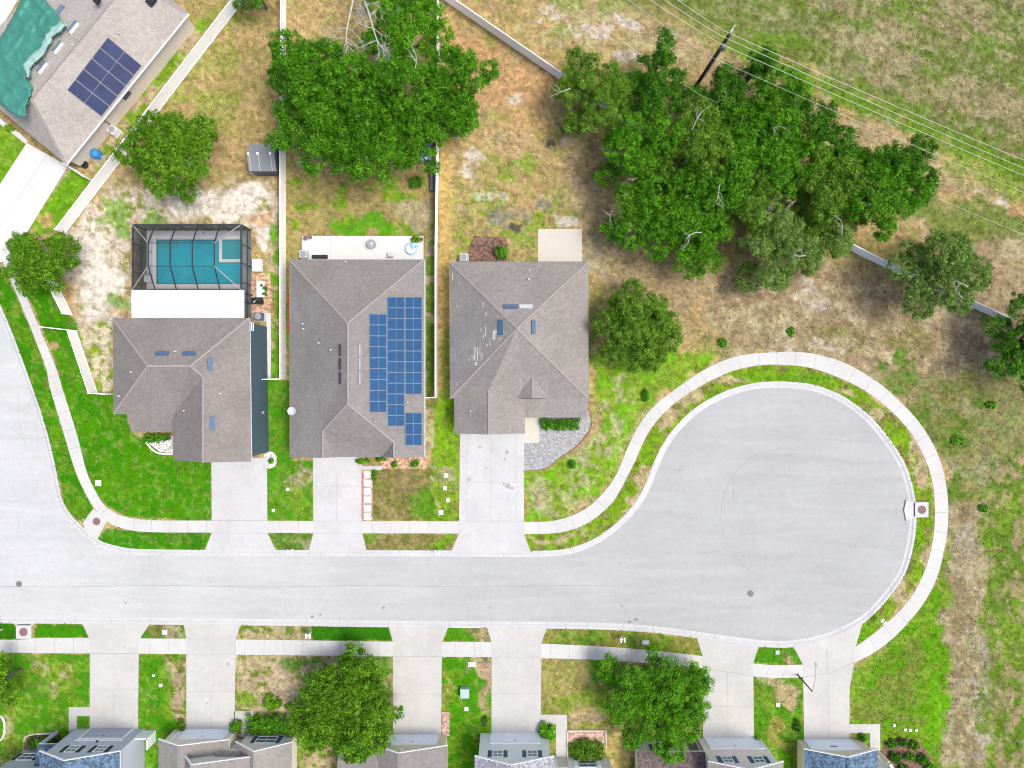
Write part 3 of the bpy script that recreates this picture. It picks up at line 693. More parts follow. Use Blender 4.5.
# heights: flat, sunk under the road and the pool
rp = [((x / S) + 512, 384 - y / S) for x, y, z in [((p.x), (p.y), 0) for p in kerbw]] + [(-300, 20)]
near = (X > -310) & (X < 930) & (Y > 0) & (Y < 660)
Z = (fbm(X, Y, 18, 15, 3) - .5) * .05
dd = np.full(X.shape, -99.0); dd[near] = sdf(rp, X[near], Y[near])
Z[dd > .2] = -.45
POOL = [(156.7, 239.7), (242.5, 239.7), (242.5, 284), (157.5, 284)]
pr = sdf([(154, 237), (246, 237), (246, 287), (154, 287)], X, Y); Z[pr > 0] = -.6
Z[(X < -200) | (X > 1230) | (Y < -180) | (Y > 940)] = 0
ny, nx = X.shape
co = np.stack([(X - 512) * S, (384 - Y) * S, Z], -1).reshape(-1, 3)
idx = np.arange(nx * ny).reshape(ny, nx)
quads = np.stack([idx[:-1, :-1], idx[1:, :-1], idx[1:, 1:], idx[:-1, 1:]], -1).reshape(-1, 4)


def fast_mesh(name, co, quads, m):
    me = bpy.data.meshes.new(name)
    me.vertices.add(len(co)); me.vertices.foreach_set('co', np.ascontiguousarray(co, np.float32).ravel())
    k = quads.shape[1]
    me.loops.add(quads.size); me.loops.foreach_set('vertex_index', quads.astype(np.int32).ravel())
    me.polygons.add(len(quads)); me.polygons.foreach_set('loop_start', (np.arange(len(quads)) * k).astype(np.int32))
    me.update(calc_edges=True); me.materials.append(m)
    return me


me = fast_mesh('ground', co, quads, M['ground'])
at = me.attributes.new('soil', 'FLOAT_COLOR', 'POINT')
at.data.foreach_set('color', np.concatenate([C.reshape(-1, 3), ROUGH.reshape(-1, 1)], 1).astype(np.float32).ravel())
gr = bpy.data.objects.new('ground', me); COL.objects.link(gr); tag(gr, kind='structure')


# loose blades and tufts standing over all the open ground
gN = 150000; gr_ = np.random.default_rng(21)
gx_ = gr_.uniform(-40, 1070, gN); gy_ = gr_.uniform(-40, 810, gN)
keep = np.ones(gN, bool)
for poly in NOGRASS + [rp]: keep &= sdf(poly, gx_, gy_) < -.35
gx_, gy_ = gx_[keep], gy_[keep]; gN = len(gx_)
ci = np.clip(np.searchsorted(ax, gx_), 0, nx - 1); cj = np.clip(np.searchsorted(ay, gy_), 0, ny - 1)
gc = C[cj, ci]; ok = Z[cj, ci] > -.2
gx_, gy_, gc = gx_[ok], gy_[ok], gc[ok]; gN = len(gx_)
zz = Z[cj, ci][ok]
pos = np.stack([(gx_ - 512) * S, (384 - gy_) * S, zz + gr_.uniform(.01, .06, gN)], -1)
nr = gr_.normal(size=(gN, 3)) * .36 + np.array([0, 0, 1]); nr /= np.linalg.norm(nr, axis=1)[:, None]
t_ = np.cross(nr, gr_.normal(size=(gN, 3))); t_ /= np.linalg.norm(t_, axis=1)[:, None]; b_ = np.cross(nr, t_)
a_ = gr_.uniform(.05, .15, gN)[:, None]
q_ = np.stack([pos - t_ * a_, pos + b_ * a_ * .5, pos + t_ * a_, pos - b_ * a_ * .5], 1)
gc = np.clip(gc * (np.exp(gr_.normal(size=gN) * np.where(gc[:, 1] > gc[:, 0] * 1.8, .12, .24)))[:, None] * np.stack([gr_.uniform(.85, 1.15, gN), np.ones(gN), gr_.uniform(.8, 1.2, gN)], -1), .004, .7)
me = fast_mesh('grass', q_.reshape(-1, 3), np.arange(gN * 4).reshape(-1, 4), M['ground'])
at = me.attributes.new('soil', 'FLOAT_COLOR', 'POINT')
at.data.foreach_set('color', np.repeat(np.concatenate([gc, np.ones((gN, 1))], 1), 4, 0).astype(np.float32).ravel())
go = bpy.data.objects.new('grass', me); COL.objects.link(go); tag(go, 'short rough grass and dry blades over the lawns, yards and field', 'grass', kind='stuff')


# ------------------------------------------------------------------ houses
def clip_inset(poly, d):
    """world polygon moved inwards by d"""
    a = sum(p[0] * q[1] - q[0] * p[1] for p, q in zip(poly, poly[1:] + poly[:1]))
    if a < 0: poly = poly[::-1]
    n = len(poly); out = []
    for i in range(n):
        p0 = Vector(poly[i - 1][:2]); p1 = Vector(poly[i][:2]); p2 = Vector(poly[(i + 1) % n][:2])
        d1 = (p1 - p0).normalized(); d2 = (p2 - p1).normalized()
        n1 = Vector((-d1.y, d1.x)); n2 = Vector((-d2.y, d2.x))
        k = (n1 + n2); k = k / max(.3, k.dot(n1)); out.append((p1.x + k.x * d, p1.y + k.y * d))
    return out


def make_roof(house, V, faces, m, drop=.2, ridges=(), extra=None, name='roof', fascia=None):
    W = {k: (P(*v) if len(v) == 3 and not isinstance(v, Vector) else v) for k, v in V.items()}
    mb = MB(); keys = list(W); ix = {k: i for i, k in enumerate(keys)}
    mb.v = [tuple(W[k]) for k in keys]; n = len(keys)
    mb.v += [(W[k].x, W[k].y, W[k].z - drop) for k in keys]
    edges = {}
    for f in faces:
        q = [ix[k] for k in f]
        nrm = Vector((0, 0, 0))
        for a, b in zip(q, q[1:] + q[:1]): nrm += Vector(mb.v[a]).cross(Vector(mb.v[b]))
        if nrm.z < 0: q = q[::-1]
        tri = tessellate_polygon([[Vector(mb.v[i]) for i in q]])
        for t3 in tri:
            t3 = [q[i] for i in t3]; a3, b3, c3 = (Vector(mb.v[i]) for i in t3)
            if (b3 - a3).cross(c3 - a3).z < 0: t3 = t3[::-1]
            mb.f.append(t3); mb.m.append(0); mb.f.append([i + n for i in t3[::-1]]); mb.m.append(1)
        for a, b in zip(q, q[1:] + q[:1]): edges[(a, b)] = edges.get((a, b), 0) + 1
    for (a, b) in edges:
        if (b, a) not in edges: mb.f.append([a, a + n, b + n, b]); mb.m.append(1)
    if extra: mb.mi = 2; extra(mb, W)
    r = mb.build(name, [m, fascia or M['white'], M['patch']], house)
    if ridges:
        rc = MB()
        for a, b in ridges: rc.beam(W[a] + Vector((0, 0, .015)), W[b] + Vector((0, 0, .015)), .2, .05)
        rc.build('ridge_cap', M['ridge'], r)
    return r, W


def vents(house, spots, pl, m=None, w=1.0, d=.45, ang=0.0):
    for (x, y) in spots:
        c = on_plane(x, y, pl, .08); n = pl[1]
        t = Vector((-n.y, n.x, 0)).normalized()
        if t.length < .1: t = Vector((1, 0, 0))
        u = n.cross(t); R = Matrix((t, u, n)).transposed()
        MB().box(c, (w, d, .14), mtx=R).build('roof_vent', m or M['vent'], house)


def pipes(house, spots, pl, r=.07):
    for (x, y) in spots:
        c = on_plane(x, y, pl, 0)
        MB().lathe(c, [(r, -.1), (r, .32), (r * .7, .33)], 8).build('vent_pipe', M['pipe'], house)


def garage_door(house, x0, x1, y, m, face=1, z0=.02, zt=2.15):
    """x0, x1, y in world metres; face +1 looks north"""
    mb = MB(); w = x1 - x0; k = 4; hh = (zt - z0) / k
    for i in range(k): mb.box(((x0 + x1) / 2, y + face * .03, z0 + hh * (i + .5)), (w, .06, hh - .025))
    d = mb.build('garage_door', m, house)
    fr = MB()
    for q in (x0 - .06, x1 + .06): fr.box((q, y + face * .045, (z0 + zt) / 2), (.12, .09, zt - z0))
    fr.box(((x0 + x1) / 2, y + face * .05, zt + .07), (w + .24, .1, .14)); fr.build('door_frame', M['white'], d)
    MB().box(((x0 + x1) / 2, y + face * .07, zt - .5), (.18, .05, .06)).build('handle', M['dark'], d)
    return d


def window(house, x, y, w, z, h, shut=None, face=1, axis='y', muntin=True):
    def bx(mb, u, dv, dz, su, sv, sz):
        if axis == 'y': mb.box((x + u, y + face * dv, z + dz), (su, sv, sz))
        else: mb.box((x + face * dv, y + u, z + dz), (sv, su, sz))
    f = MB()
    for q in (-1, 1): bx(f, q * (w / 2 + .04), .04, 0, .09, .08, h + .17)
    for q in (-1, 1): bx(f, 0, .041, q * (h / 2 + .04), w, .082, .09)
    if muntin: bx(f, 0, .036, 0, w, .05, .05); bx(f, 0, .034, 0, .04, .045, h)
    wd = f.build('window', M['white'], house)
    p = MB(); bx(p, 0, .012, 0, w, .02, h); p.build('pane', M['glass'], wd)
    if shut:
        for q in (-1, 1):
            s_ = MB(); bx(s_, q * (w / 2 + .34), .03, 0, .40, .05, h + .1)
            for k in range(7): bx(s_, q * (w / 2 + .34), .058, -h / 2 + .12 + k * (h - .2) / 6, .32, .02, .06)
            s_.build('shutter', shut, house)
    return wd


# --- solar panels
def solar(house, quad, m):
    """quad: four world corners; frame and cells in one mesh"""
    mb = MB(); a, b, c, d = quad; n = (b - a).cross(d - a).normalized()
    if n.z < 0: n = -n
    for p in (0,):
        o = [q + n * .05 for q in quad]
    base = [q - n * .02 for q in quad]
    mb.mi = 1
    mb.poly(o) if (o[1] - o[0]).cross(o[3] - o[0]).z > 0 else mb.poly(o, True)
    for i in range(4): mb.poly([base[i], base[(i + 1) % 4], o[(i + 1) % 4], o[i]])
    mb.mi = 0
    mid = sum(o, Vector()) / 4

    def pt(u, v): return o[0].lerp(o[1], u).lerp(o[3].lerp(o[2], u), v) + n * .006
    e = .016; g = .008
    for u0, u1 in (((e, .5 - g), (.5 + g, 1 - e)) if m is M['cell_b'] else ((e, 1 - e),)):
        q = [pt(u0, e * 1.4), pt(u1, e * 1.4), pt(u1, 1 - e * 1.4), pt(u0, 1 - e * 1.4)]
        mb.poly(q, (q[1] - q[0]).cross(q[3] - q[0]).z < 0)
    return mb.build('solar_panel', [m, M['frame_l'] if m is M['cell_b'] else M['frame_n']], house)


# --- pool house -----------------------------------------------------------------
hb = thing('house', P(190, 395), 'two-storey blue-grey house with grey hip roof, the screened pool behind it', 'house')
ze, zr = 6.0, 8.4
V = dict(a=(112.5, 318, ze), b=(249.6, 318, ze), c=(251.5, 461.5, ze), d=(203, 462.5, zr), e=(173, 460, ze), f=(173, 414, ze + .02), g=(113.5, 414, ze),
         r=(148, 366, zr), s=(190.6, 366, zr), t=(203, 376.6, zr - .02), h=(127, 414.3, ze), i=(131, 432, 5.3), j=(173, 432, 5.3))
R_, W = make_roof(hb, V, [('a', 'b', 's', 'r'), ('a', 'r', 'g'), ('g', 'r', 's', 'f', 'h'), ('s', 't', 'f'), ('b', 'c', 'd', 't', 's'), ('t', 'd', 'e', 'f'), ('h', 'f', 'j', 'i')], M['shingle_p'],
                  ridges=[('a', 'r'), ('g', 'r'), ('r', 's'), ('s', 'b'), ('s', 't'), ('t', 'd')])
north = plane_of(W['a'], W['b'], W['s']); east = plane_of(W['b'], W['c'], W['d']); south = plane_of(W['g'], W['r'], W['s']); west = plane_of(W['a'], W['r'], W['g']); ww = plane_of(W['t'], W['d'], W['e'])
vents(hb, [(162, 353.3), (189, 353.3)], north, w=1.25, d=.42); vents(hb, [(210, 364.5), (212.5, 423)], east, w=1.25, d=.42)
pipes(hb, [(176, 351.5)], north); pipes(hb, [(221, 393.5)], east); pipes(hb, [(120, 396), (132, 372)], west); pipes(hb, [(185, 410.5)], ww)
fp = [(W[k].x, W[k].y) for k in ('a', 'b', 'c', 'e', 'f', 'h', 'g')]
wb = MB(); wb.prism(clip_inset(fp, .38), -.1, ze - .12)
g0, g1, g2 = W['c'], W['d'], W['e']; yy = g0.y + .4
wb.poly([(g2.x + .4, yy, ze - .15), (g0.x - .4, yy, ze - .15), (g1.x, yy, zr - .25)])
wb.build('wall', M['wall_b'], hb)
garage_door(hb, W['e'].x + 2.6, W['c'].x - .9, yy, M['door_w'], -1)
window(hb, W['d'].x, yy, 1.2, 4.2, 1.3, M['shutter_d'], -1)
xe = W['b'].x - .38
MB().box((xe + .06, GY(413), 1.6), (.14, .5, .7)).box((xe + .05, GY(415), 2.6), (.06, .06, 1.6)).build('meter_box', M['lgrey'], hb)
window(hb, xe, GY(330), .7, 4.6, .9, None, 1, 'x')
MB().box((xe + .02, GY(366), 3.0), (.04, .12, 5.6)).build('downpipe', M['wall_b'], hb)
# lanai roof
lr = MB(); q = [P(131.5, 290, 3.0), P(244, 290, 3.0), P(244, 322, 3.4), P(131.5, 322, 3.4)]
lr.v = [tuple(p) for p in q] + [(p.x, p.y, p.z - .12) for p in q]
lr.f = [[0, 3, 2, 1], [4, 5, 6, 7], [0, 1, 5, 4], [1, 2, 6, 5], [2, 3, 7, 6], [3, 0, 4, 7]]; lr.m = [0] * 6
lan = lr.build('lanai_roof', M['alu'], hb)
for x in (133, 160, 188, 215, 242): 
    p = P(x, 291, 2.9); MB().box((p.x, p.y - .1, 1.45), (.1, .1, 2.9)).build('post', M['cagef'], lan)

# --- swimming pool and its deck and cage
dk = MB()
OUT = [(147, 231), (251, 231), (251, 322), (147, 322)]
(ox0, oy0), (ox1, oy1) = (GX(147), GY(231)), (GX(251), GY(322)); px0, px1, py0, py1 = GX(156.7), GX(242.5), GY(239.7), GY(284)
for x0, x1, y0, y1 in ((ox0, ox1, py0, oy0), (ox0, ox1, oy1, py1), (ox0, px0, py1, py0), (px1, ox1, py1, py0)):
    dk.box(((x0 + x1) / 2, (y0 + y1) / 2, 0), (abs(x1 - x0), abs(y1 - y0), .12))
struct(dk, 'pool_deck', M['deck'])
pool = thing('swimming_pool', P(200, 262), 'teal swimming pool with a square spa under the dark screen cage', 'pool')
bs = MB()
for a, b in (((px0, py0), (px1, py0)), ((px1, py0), (px1, py1)), ((px1, py1), (px0, py1)), ((px0, py1), (px0, py0))):
    bs.beam((*a, -.25), (*b, -.25), .14, .56)
bs.build('coping', M['tile'], pool)
cp = MB(); w_ = .42
for x0, x1, y0, y1 in ((px0 - w_, px1 + w_, py0 + .05, py0 + w_), (px0 - w_, px1 + w_, py1 - w_, py1 - .05), (px0 - w_, px0 - .05, py1 - .05, py0 + .05), (px1 + .05, px1 + w_, py1 - .05, py0 + .05)):
    cp.box(((x0 + x1) / 2, (y0 + y1) / 2, .075), (x1 - x0, abs(y1 - y0), .07))
cp.build('paving_rim', M['white_slab'], pool)
MB().poly([(px0, py1, -.08), (px1, py1, -.08), (px1, py0, -.08), (px0, py0, -.08)]).build('water', M['water'], pool)
sx, sy = GX(222.5), GY(259.5)
spa = MB()
spa.box(((sx - .32 + px1) / 2, sy - .16, .0), (px1 - sx + .32, .34, .36)); spa.box((sx - .16, (sy + py0) / 2 + .005, .0), (.32, py0 - sy - .01, .35))
so = spa.build('spa_wall', M['white_slab'], pool)
MB().poly([(sx, sy, .06), (px1 - .08, sy, .06), (px1 - .08, py0 - .08, .06), (sx, py0 - .08, .06)]).build('spa_water', M['spa'], pool)
st = MB(); st.box((px0 + 1.2, py0 - .45, -.07), (2.4, .9, .03)); st.build('pool_step', M['spa'], pool)

cage = thing('pool_cage', P(199, 276), 'dark bronze screen enclosure standing over the teal pool', 'pool enclosure')
zc, zt_ = 2.75, 4.1
lx, rx = GX(146.5), GX(251); ty, by_ = GY(230.5), GY(322); my = GY(293)
fr = MB()
crn = {'tl': Vector((lx, ty, zc)), 'tr': Vector((rx, ty, zc)), 'br': Vector((rx, my, zc)), 'bl': Vector((lx, my, zc))}
for a, b in (('tl', 'tr'), ('tr', 'br'), ('bl', 'tl')): fr.beam(crn[a], crn[b], .13, .13)
fr.beam(crn['br'], (rx, by_, zc), .13, .13); fr.beam(crn['bl'], crn['br'], .1, .1)
ex = [P(x, 225, zc).x for x in (153.5, 175, 197, 218.5)]; tx = [P(x, 243, zt_).x for x in (149.7, 171.6, 193.4, 215.6)]
y1, y2 = P(200, 243, zt_).y, P(200, 266, zt_).y
for e_, t_ in zip(ex, tx):
    e_ = (e_ + t_) / 2
    fr.beam((e_, ty, zc), (e_, y1, zt_), .08, .13); fr.beam((e_, y1, zt_), (e_, y2, zt_), .08, .13); fr.beam((e_, y2, zt_), (e_, my, zc), .08, .13)
    fr.beam((e_, ty, 0), (e_, ty, zc), .07, .09)
tx = [(a + b) / 2 for a, b in zip(ex, tx)]
for y_ in (y1, y2):
    fr.beam((tx[0], y_, zt_), (tx[-1], y_, zt_), .06, .08)
fr.beam((lx, (ty * .72 + my * .28), zc), (lx, ty * .72 + my * .28, 0), .07, .09); fr.beam((lx, (ty * .28 + my * .72), zc), (lx, ty * .28 + my * .72, 0), .07, .09)
for k in range(6):
    y_ = ty + (by_ - ty) * k / 5; fr.beam((rx, y_, 0), (rx, y_, zc), .07, .09)
fr.beam((rx, ty, 1.0), (rx, by_, 1.0), .06, .06); fr.beam((lx, ty, 1.0), (lx, my, 1.0), .06, .06); fr.beam((lx, ty, 1.0), (rx, ty, 1.0), .06, .06)
for c in ((lx, ty), (rx, ty), (lx, my)): fr.beam((*c, 0), (*c, zc), .13, .13)
fr.build('frame', M['cagef'], cage)
for a, b in (((tx[0], y1, zt_), crn['tl']), ((tx[0], y2, zt_), crn['bl']), ((tx[-1], y1, zt_), crn['tr']), ((tx[-1], y2, zt_), crn['br'])): MB().beam(a, b, .08, .12).build('hip_beam', M['grey'], cage)
s1 = MB()
q = [Vector((tx[0], y1, zt_)), Vector((tx[-1], y1, zt_)), Vector((tx[-1], y2, zt_)), Vector((tx[0], y2, zt_))]
s1.poly(q); s1.poly([crn['tl'], crn['tr'], q[1], q[0]]); s1.poly([crn['tr'], crn['br'], q[2], q[1]]); s1.poly([crn['br'], crn['bl'], q[3], q[2]]); s1.poly([crn['bl'], crn['tl'], q[0], q[3]])
s1.build('roof_screen', M['screen'], cage)
s2 = MB()
for a, b in (((lx, ty), (rx, ty)), ((rx, ty), (rx, by_)), ((lx, ty), (lx, my))): s2.poly([(*a, 0), (*b, 0), (*b, zc), (*a, zc)])
s2.build('wall_screen', M['screen'], cage)
sg = MB(); c = P(141.5, 281, .4)
lounge = thing('patio_chair', (GX(149.3), GY(279), .06), 'pale cushioned patio chair in the lower corner of the pool cage', 'chair')
c = lounge.location
MB().box((c.x, c.y, .4), (.8, .8, .14)).build('seat', M['lgrey'], lounge)
MB().box((c.x, c.y + .42, .65), (.8, .14, .6)).build('backrest', M['grey'], lounge)
for a in (-.35, .35):
    for b in (-.35, .35): MB().box((c.x + a, c.y + b, .2), (.07, .07, .3)).build('leg', M['dark'], lounge)

# --- house with the big blue array ------------------------------------------------
hc = thing('house', P(356, 360), 'grey hip-roofed house carrying the big bright blue solar array', 'house')
e_, r_ = 2.9, 6.3
V = dict(a=(289, 259.5, e_), b=(424.3, 259.5, e_), c=(424.3, 457, e_), d=(394, 458, 4.4), i=(381.5, 457, e_), j=(340, 457, e_), k=(323, 458, 4.55), l=(289.5, 457, e_),
         r=(348, 323, r_), s=(348, 404, r_), m=(323, 431, 4.57), n=(394, 442, 4.42))
R_, W = make_roof(hc, V, [('a', 'b', 'r'), ('a', 'r', 's', 'm', 'k', 'l'), ('b', 'c', 'd', 'n', 's', 'r'), ('s', 'n', 'i', 'j', 'm'), ('m', 'j', 'k'), ('n', 'd', 'i')], M['shingle_c'],
                  ridges=[('a', 'r'), ('b', 'r'), ('r', 's'), ('s', 'm'), ('m', 'k'), ('s', 'n'), ('n', 'd')])
east = plane_of(W['b'], W['c'], W['s']); west = plane_of(W['a'], W['l'], W['s']); north = plane_of(W['a'], W['b'], W['r'])
fp = [(W[k].x, W[k].y) for k in ('a', 'b', 'c', 'l')]
wb = MB(); wb.prism(clip_inset(fp, .36), -.1, e_ - .12)
yy = W['c'].y + .37
for a, b, k, z in ((W['l'].x + .35, W['j'].x, W['k'].x, 4.0), (W['i'].x, W['c'].x - .35, W['d'].x, 3.85)): wb.poly([(a, yy, e_ - .2), (b, yy, e_ - .2), (k, yy, z)])
wb.build('wall', M['wall_c'], hc)
garage_door(hc, GX(314), GX(361), yy, M['door_w'], -1); window(hc, GX(404), yy, 1.6, 1.4, 1.3, M['shutter_d'], -1)
MB().box((W['b'].x + .06, (W['b'].y + W['c'].y) / 2, e_ - .1), (.09, W['b'].y - W['c'].y, .12)).build('gutter', M['lgrey'], hc)
cols = [(369.5, 386.6, 314, 412.3, 9), (387.6, 404.2, 297, 426.2, 12), (405, 421.8, 297, 394.2, 9), (405, 421.8, 412.8, 445.3, 3)]
for x0, x1, ya, yb, k in cols:
    for i in range(k):
        t0 = ya + (yb - ya) * i / k + .17; t1 = ya + (yb - ya) * (i + 1) / k - .17
        solar(hc, [on_plane(x0, t0, east, .08), on_plane(x1, t0, east, .08), on_plane(x1, t1, east, .08), on_plane(x0, t1, east, .08)], M['cell_b'])
for x, ys, pl in ((340, (350, 364, 378), west), (359.5, (350, 364, 378), east)):
    for y in ys: vents(hc, [(x, y)], pl, M['vent_d'] if x < 350 else M['grey'], w=1.2, d=.17)
pipes(hc, [(303, 324), (304, 329), (319, 343), (331, 350)], west); pipes(hc, [(346, 262)], north); pipes(hc, [(408, 402)], east)
dish = MB(); c = P(292, 411, 3.4)
dish.lathe(c, [(.06, 0), (.32, .06), (.45, .16), (.43, .17), (.3, .09), (.02, .03)], 16); dish.tube([c + Vector((0, 0, -.6)), c], .03); dish.tube([c + Vector((.3, 0, .05)), c + Vector((.5, 0, .5))], .02)
dish.build('satellite_dish', M['lgrey'], hc)

# --- pyramid-roofed house ---------------------------------------------------------
hd = thing('house', P(518, 345), 'house with a pyramid hip roof, its left slope flecked with pale worn patches', 'house')
V = dict(a=(449, 261.5, e_), b=(588.5, 261.5, e_), c=(588.5, 398.5, e_), p=(517, 328.5, 6.6), g=(450, 398.5, e_),
         g2=(454, 398.3, e_), h=(454.5, 433.5, e_), i=(489, 434.5, 4.7), j=(525, 433.5, e_), k=(525, 417.5, 2.45), l=(587, 417.5, 2.45), m=(489, 390, 4.68), n=(525, 398.5, e_ + .02))


def worn(mb, W):
    r = random.Random(5); pl = plane_of(W['a'], W['g'], W['p'])
    for (x, y, w, h) in [(452.5, 276, 1.2, 7), (459, 283, 1, 3), (457, 306, 1.2, 3), (483, 305, 1.2, 5), (486, 314, 1.4, 3), (481, 330, 1, 4), (485.5, 331, 1.2, 9), (483.5, 336, 1.2, 3), (494, 335, 3.5, 9), (496, 331, 1.5, 4), (472, 356, .8, 6), (469, 360, 2, .8), (475, 353, 1.6, 12), (477.5, 354, 1.4, 14), (480, 352, 1, 10), (482, 356, 1, 9), (476, 364, 3, 4), (474, 358, 2, 5), (487, 345, 1.2, 4), (490, 343, 1, 6), (457, 384, .8, 4), (500, 339, 1, 3)]:
        w *= .75
        q = [on_plane(x + dx * w, y + dy * h / 2 + r.uniform(-.7, .7), pl, .012) for dx, dy in ((-.5, -1), (.5, -1), (.5, 1), (-.5, 1))]
        mb.poly(q, (q[1] - q[0]).cross(q[3] - q[0]).z < 0)


R_, W = make_roof(hd, V, [('a', 'b', 'p'), ('a', 'p', 'g'), ('b', 'c', 'p'), ('g', 'p', 'c', 'n', 'm', 'g2'), ('g2', 'm', 'i', 'h'), ('m', 'n', 'k', 'j', 'i'), ('n', 'c', 'l', 'k')], M['shingle'],
                  ridges=[('a', 'p'), ('b', 'p'), ('c', 'p'), ('g', 'p'), ('m', 'i')], extra=worn)
north = plane_of(W['a'], W['b'], W['p']); west = plane_of(W['a'], W['p'], W['g']); east = plane_of(W['b'], W['c'], W['p']); south = plane_of(W['g'], W['p'], W['c'])
vents(hd, [(510.5, 306.5)], north, w=1.45, d=.42); vents(hd, [(526, 306.5)], north, M['lgrey'], w=1.35, d=.42); vents(hd, [(500.5, 327.5)], west, w=1.5, d=.5); vents(hd, [(533.5, 327)], east, w=1.4, d=.42)
pipes(hd, [(529.3, 271), (528.7, 279.5)], north); pipes(hd, [(470.5, 411)], plane_of(W['g2'], W['m'], W['h']))
dm = dict(t=on_plane(532.5, 377.5, south, .02), u=on_plane(513, 397.8, south, .02), v=on_plane(549, 397.8, south, .02))
tz = dm['t'].z; f_ = P(532.5, 398.3, tz); dm['f'] = f_
make_roof(hd, dm, [('t', 'u', 'f'), ('t', 'f', 'v')], M['shingle'], .12, [('t', 'f')], name='gable_roof')
wb = MB(); wb.prism(clip_inset([(W[k].x, W[k].y) for k in ('a', 'b', 'c', 'n', 'j', 'h', 'g2')], .36), -.1, e_ - .14)
yy = W['h'].y + .37; wb.poly([(W['h'].x + .35, yy, e_ - .2), (W['j'].x - .35, yy, e_ - .2), (W['i'].x, yy, 4.1)])
yy2 = dm['f'].y - .05; wb.poly([(dm['u'].x + .3, yy2, dm['u'].z), (dm['v'].x - .3, yy2, dm['u'].z), (dm['f'].x, yy2, tz - .15)])
wb.build('wall', M['wall_c'], hd)
for x in (529, 586): MB().box((P(x, 417, 2.4).x, P(x, 416, 2.4).y + .2, 1.15), (.25, .25, 2.3)).build('porch_post', M['white'], hd)
garage_door(hd, W['h'].x + .9, W['j'].x - .9, yy, M['door_w'], -1); window(hd, GX(560), GY(398) + .35, 1.8, 1.4, 1.3, M['shutter_d'], -1)

# --- corner house under the tarp -----------------------------------------------------
ha = thing('house', P(70, 45), 'beige house with a tan-grey roof half covered by a green tarp', 'house')
V = dict(s=(66, 164, e_), e=(188.5, 13, e_), n=(82, -74, e_), w=(-40, 77, e_), h=(31, 99, 5.8), k=(128, -19, 5.8))
R_, W = make_roof(ha, V, [('s', 'e', 'k', 'h'), ('w', 's', 'h'), ('n', 'w', 'h', 'k'), ('e', 'n', 'k')], M['shingle_a'], ridges=[('h', 'k'), ('s', 'h'), ('e', 'k')])
se = plane_of(W['s'], W['e'], W['k']); nw = plane_of(W['w'], W['n'], W['k'])
wb = MB(); wb.prism(clip_inset([(W[k].x, W[k].y) for k in ('s', 'e', 'n', 'w')], .4), -.1, e_ - .12); wb.build('wall', M['wall_a'], ha)
gt = MB(); gt.beam(W['s'] + Vector((.05, -.05, -.08)), W['e'] + Vector((.05, -.05, -.08)), .11, .14); gt.build('gutter', M['white'], ha)
A, B, Cc, D = (108, 37), (142, 65.5), (101.5, 116.5), (67, 90)


def q2(u, v): return tuple(A[i] * (1 - u) * (1 - v) + B[i] * u * (1 - v) + D[i] * (1 - u) * v + Cc[i] * u * v for i in (0, 1))


for i in range(2):
    for j in range(5):
        g = .006
        solar(ha, [on_plane(*q2(u, v), se, .09) for u, v in ((i / 2 + g, j / 5 + g), ((i + 1) / 2 - g, j / 5 + g), ((i + 1) / 2 - g, (j + 1) / 5 - g), (i / 2 + g, (j + 1) / 5 - g))], M['cell_n'])
vents(ha, [(72.5, 26.5), (57, 46.5), (41.5, 66.5), (59, 10.5)], nw, M['vent_l'], w=1.35, d=.5)
for (x, y) in [(74.2, 28.2), (58.7, 48.2), (43.2, 68.2)]:
    c = on_plane(x, y, nw, .1); n_ = nw[1]; t = Vector((-n_.y, n_.x, 0)).normalized(); MB().box(c, (1.35, .16, .2), mtx=Matrix((t, n_.cross(t), n_)).transposed()).build('vent_flashing', M['white'], ha)
pipes(ha, [(74, 46)], nw); pipes(ha, [(116, 38), (120, 34)], se)
for (x, y, w) in [(97, 1, .6), (151, 1, .9)]: c = on_plane(x, y, se, .1); MB().box(c, (w, w * .8, .3), rz=.9).build('roof_vent', M['dark'], ha)
d_ = (W['e'] - W['s']); d_.z = 0; d_.normalize(); nn = Vector((-d_.y, d_.x, 0)); nn = nn if nn.dot(Vector((1, -1, 0))) > 0 else -nn
c = W['s'] + d_ * 9.6 + nn * -.38; MB().box((c.x, c.y, 1.9), (1.0, .16, .8), rz=math.atan2(d_.y, d_.x)).build('meter_box', M['shed_w'], ha)
c = W['s'] + d_ * 6.0 + nn * -.37; MB().box((c.x, c.y, 1.4), (.07, .1, 2.6), rz=math.atan2(d_.y, d_.x)).build('downpipe', M['wood'], ha)

tarp_pts = [(27, -16), (45, -2), (60, 17), (66, 25), (58, 30), (50, 34), (46, 44), (40, 54), (27, 65), (27, 78), (33, 88), (28, 103), (25, 117), (15, 116), (2, 106), (-14, 90), (-10, 54), (8, 26)]


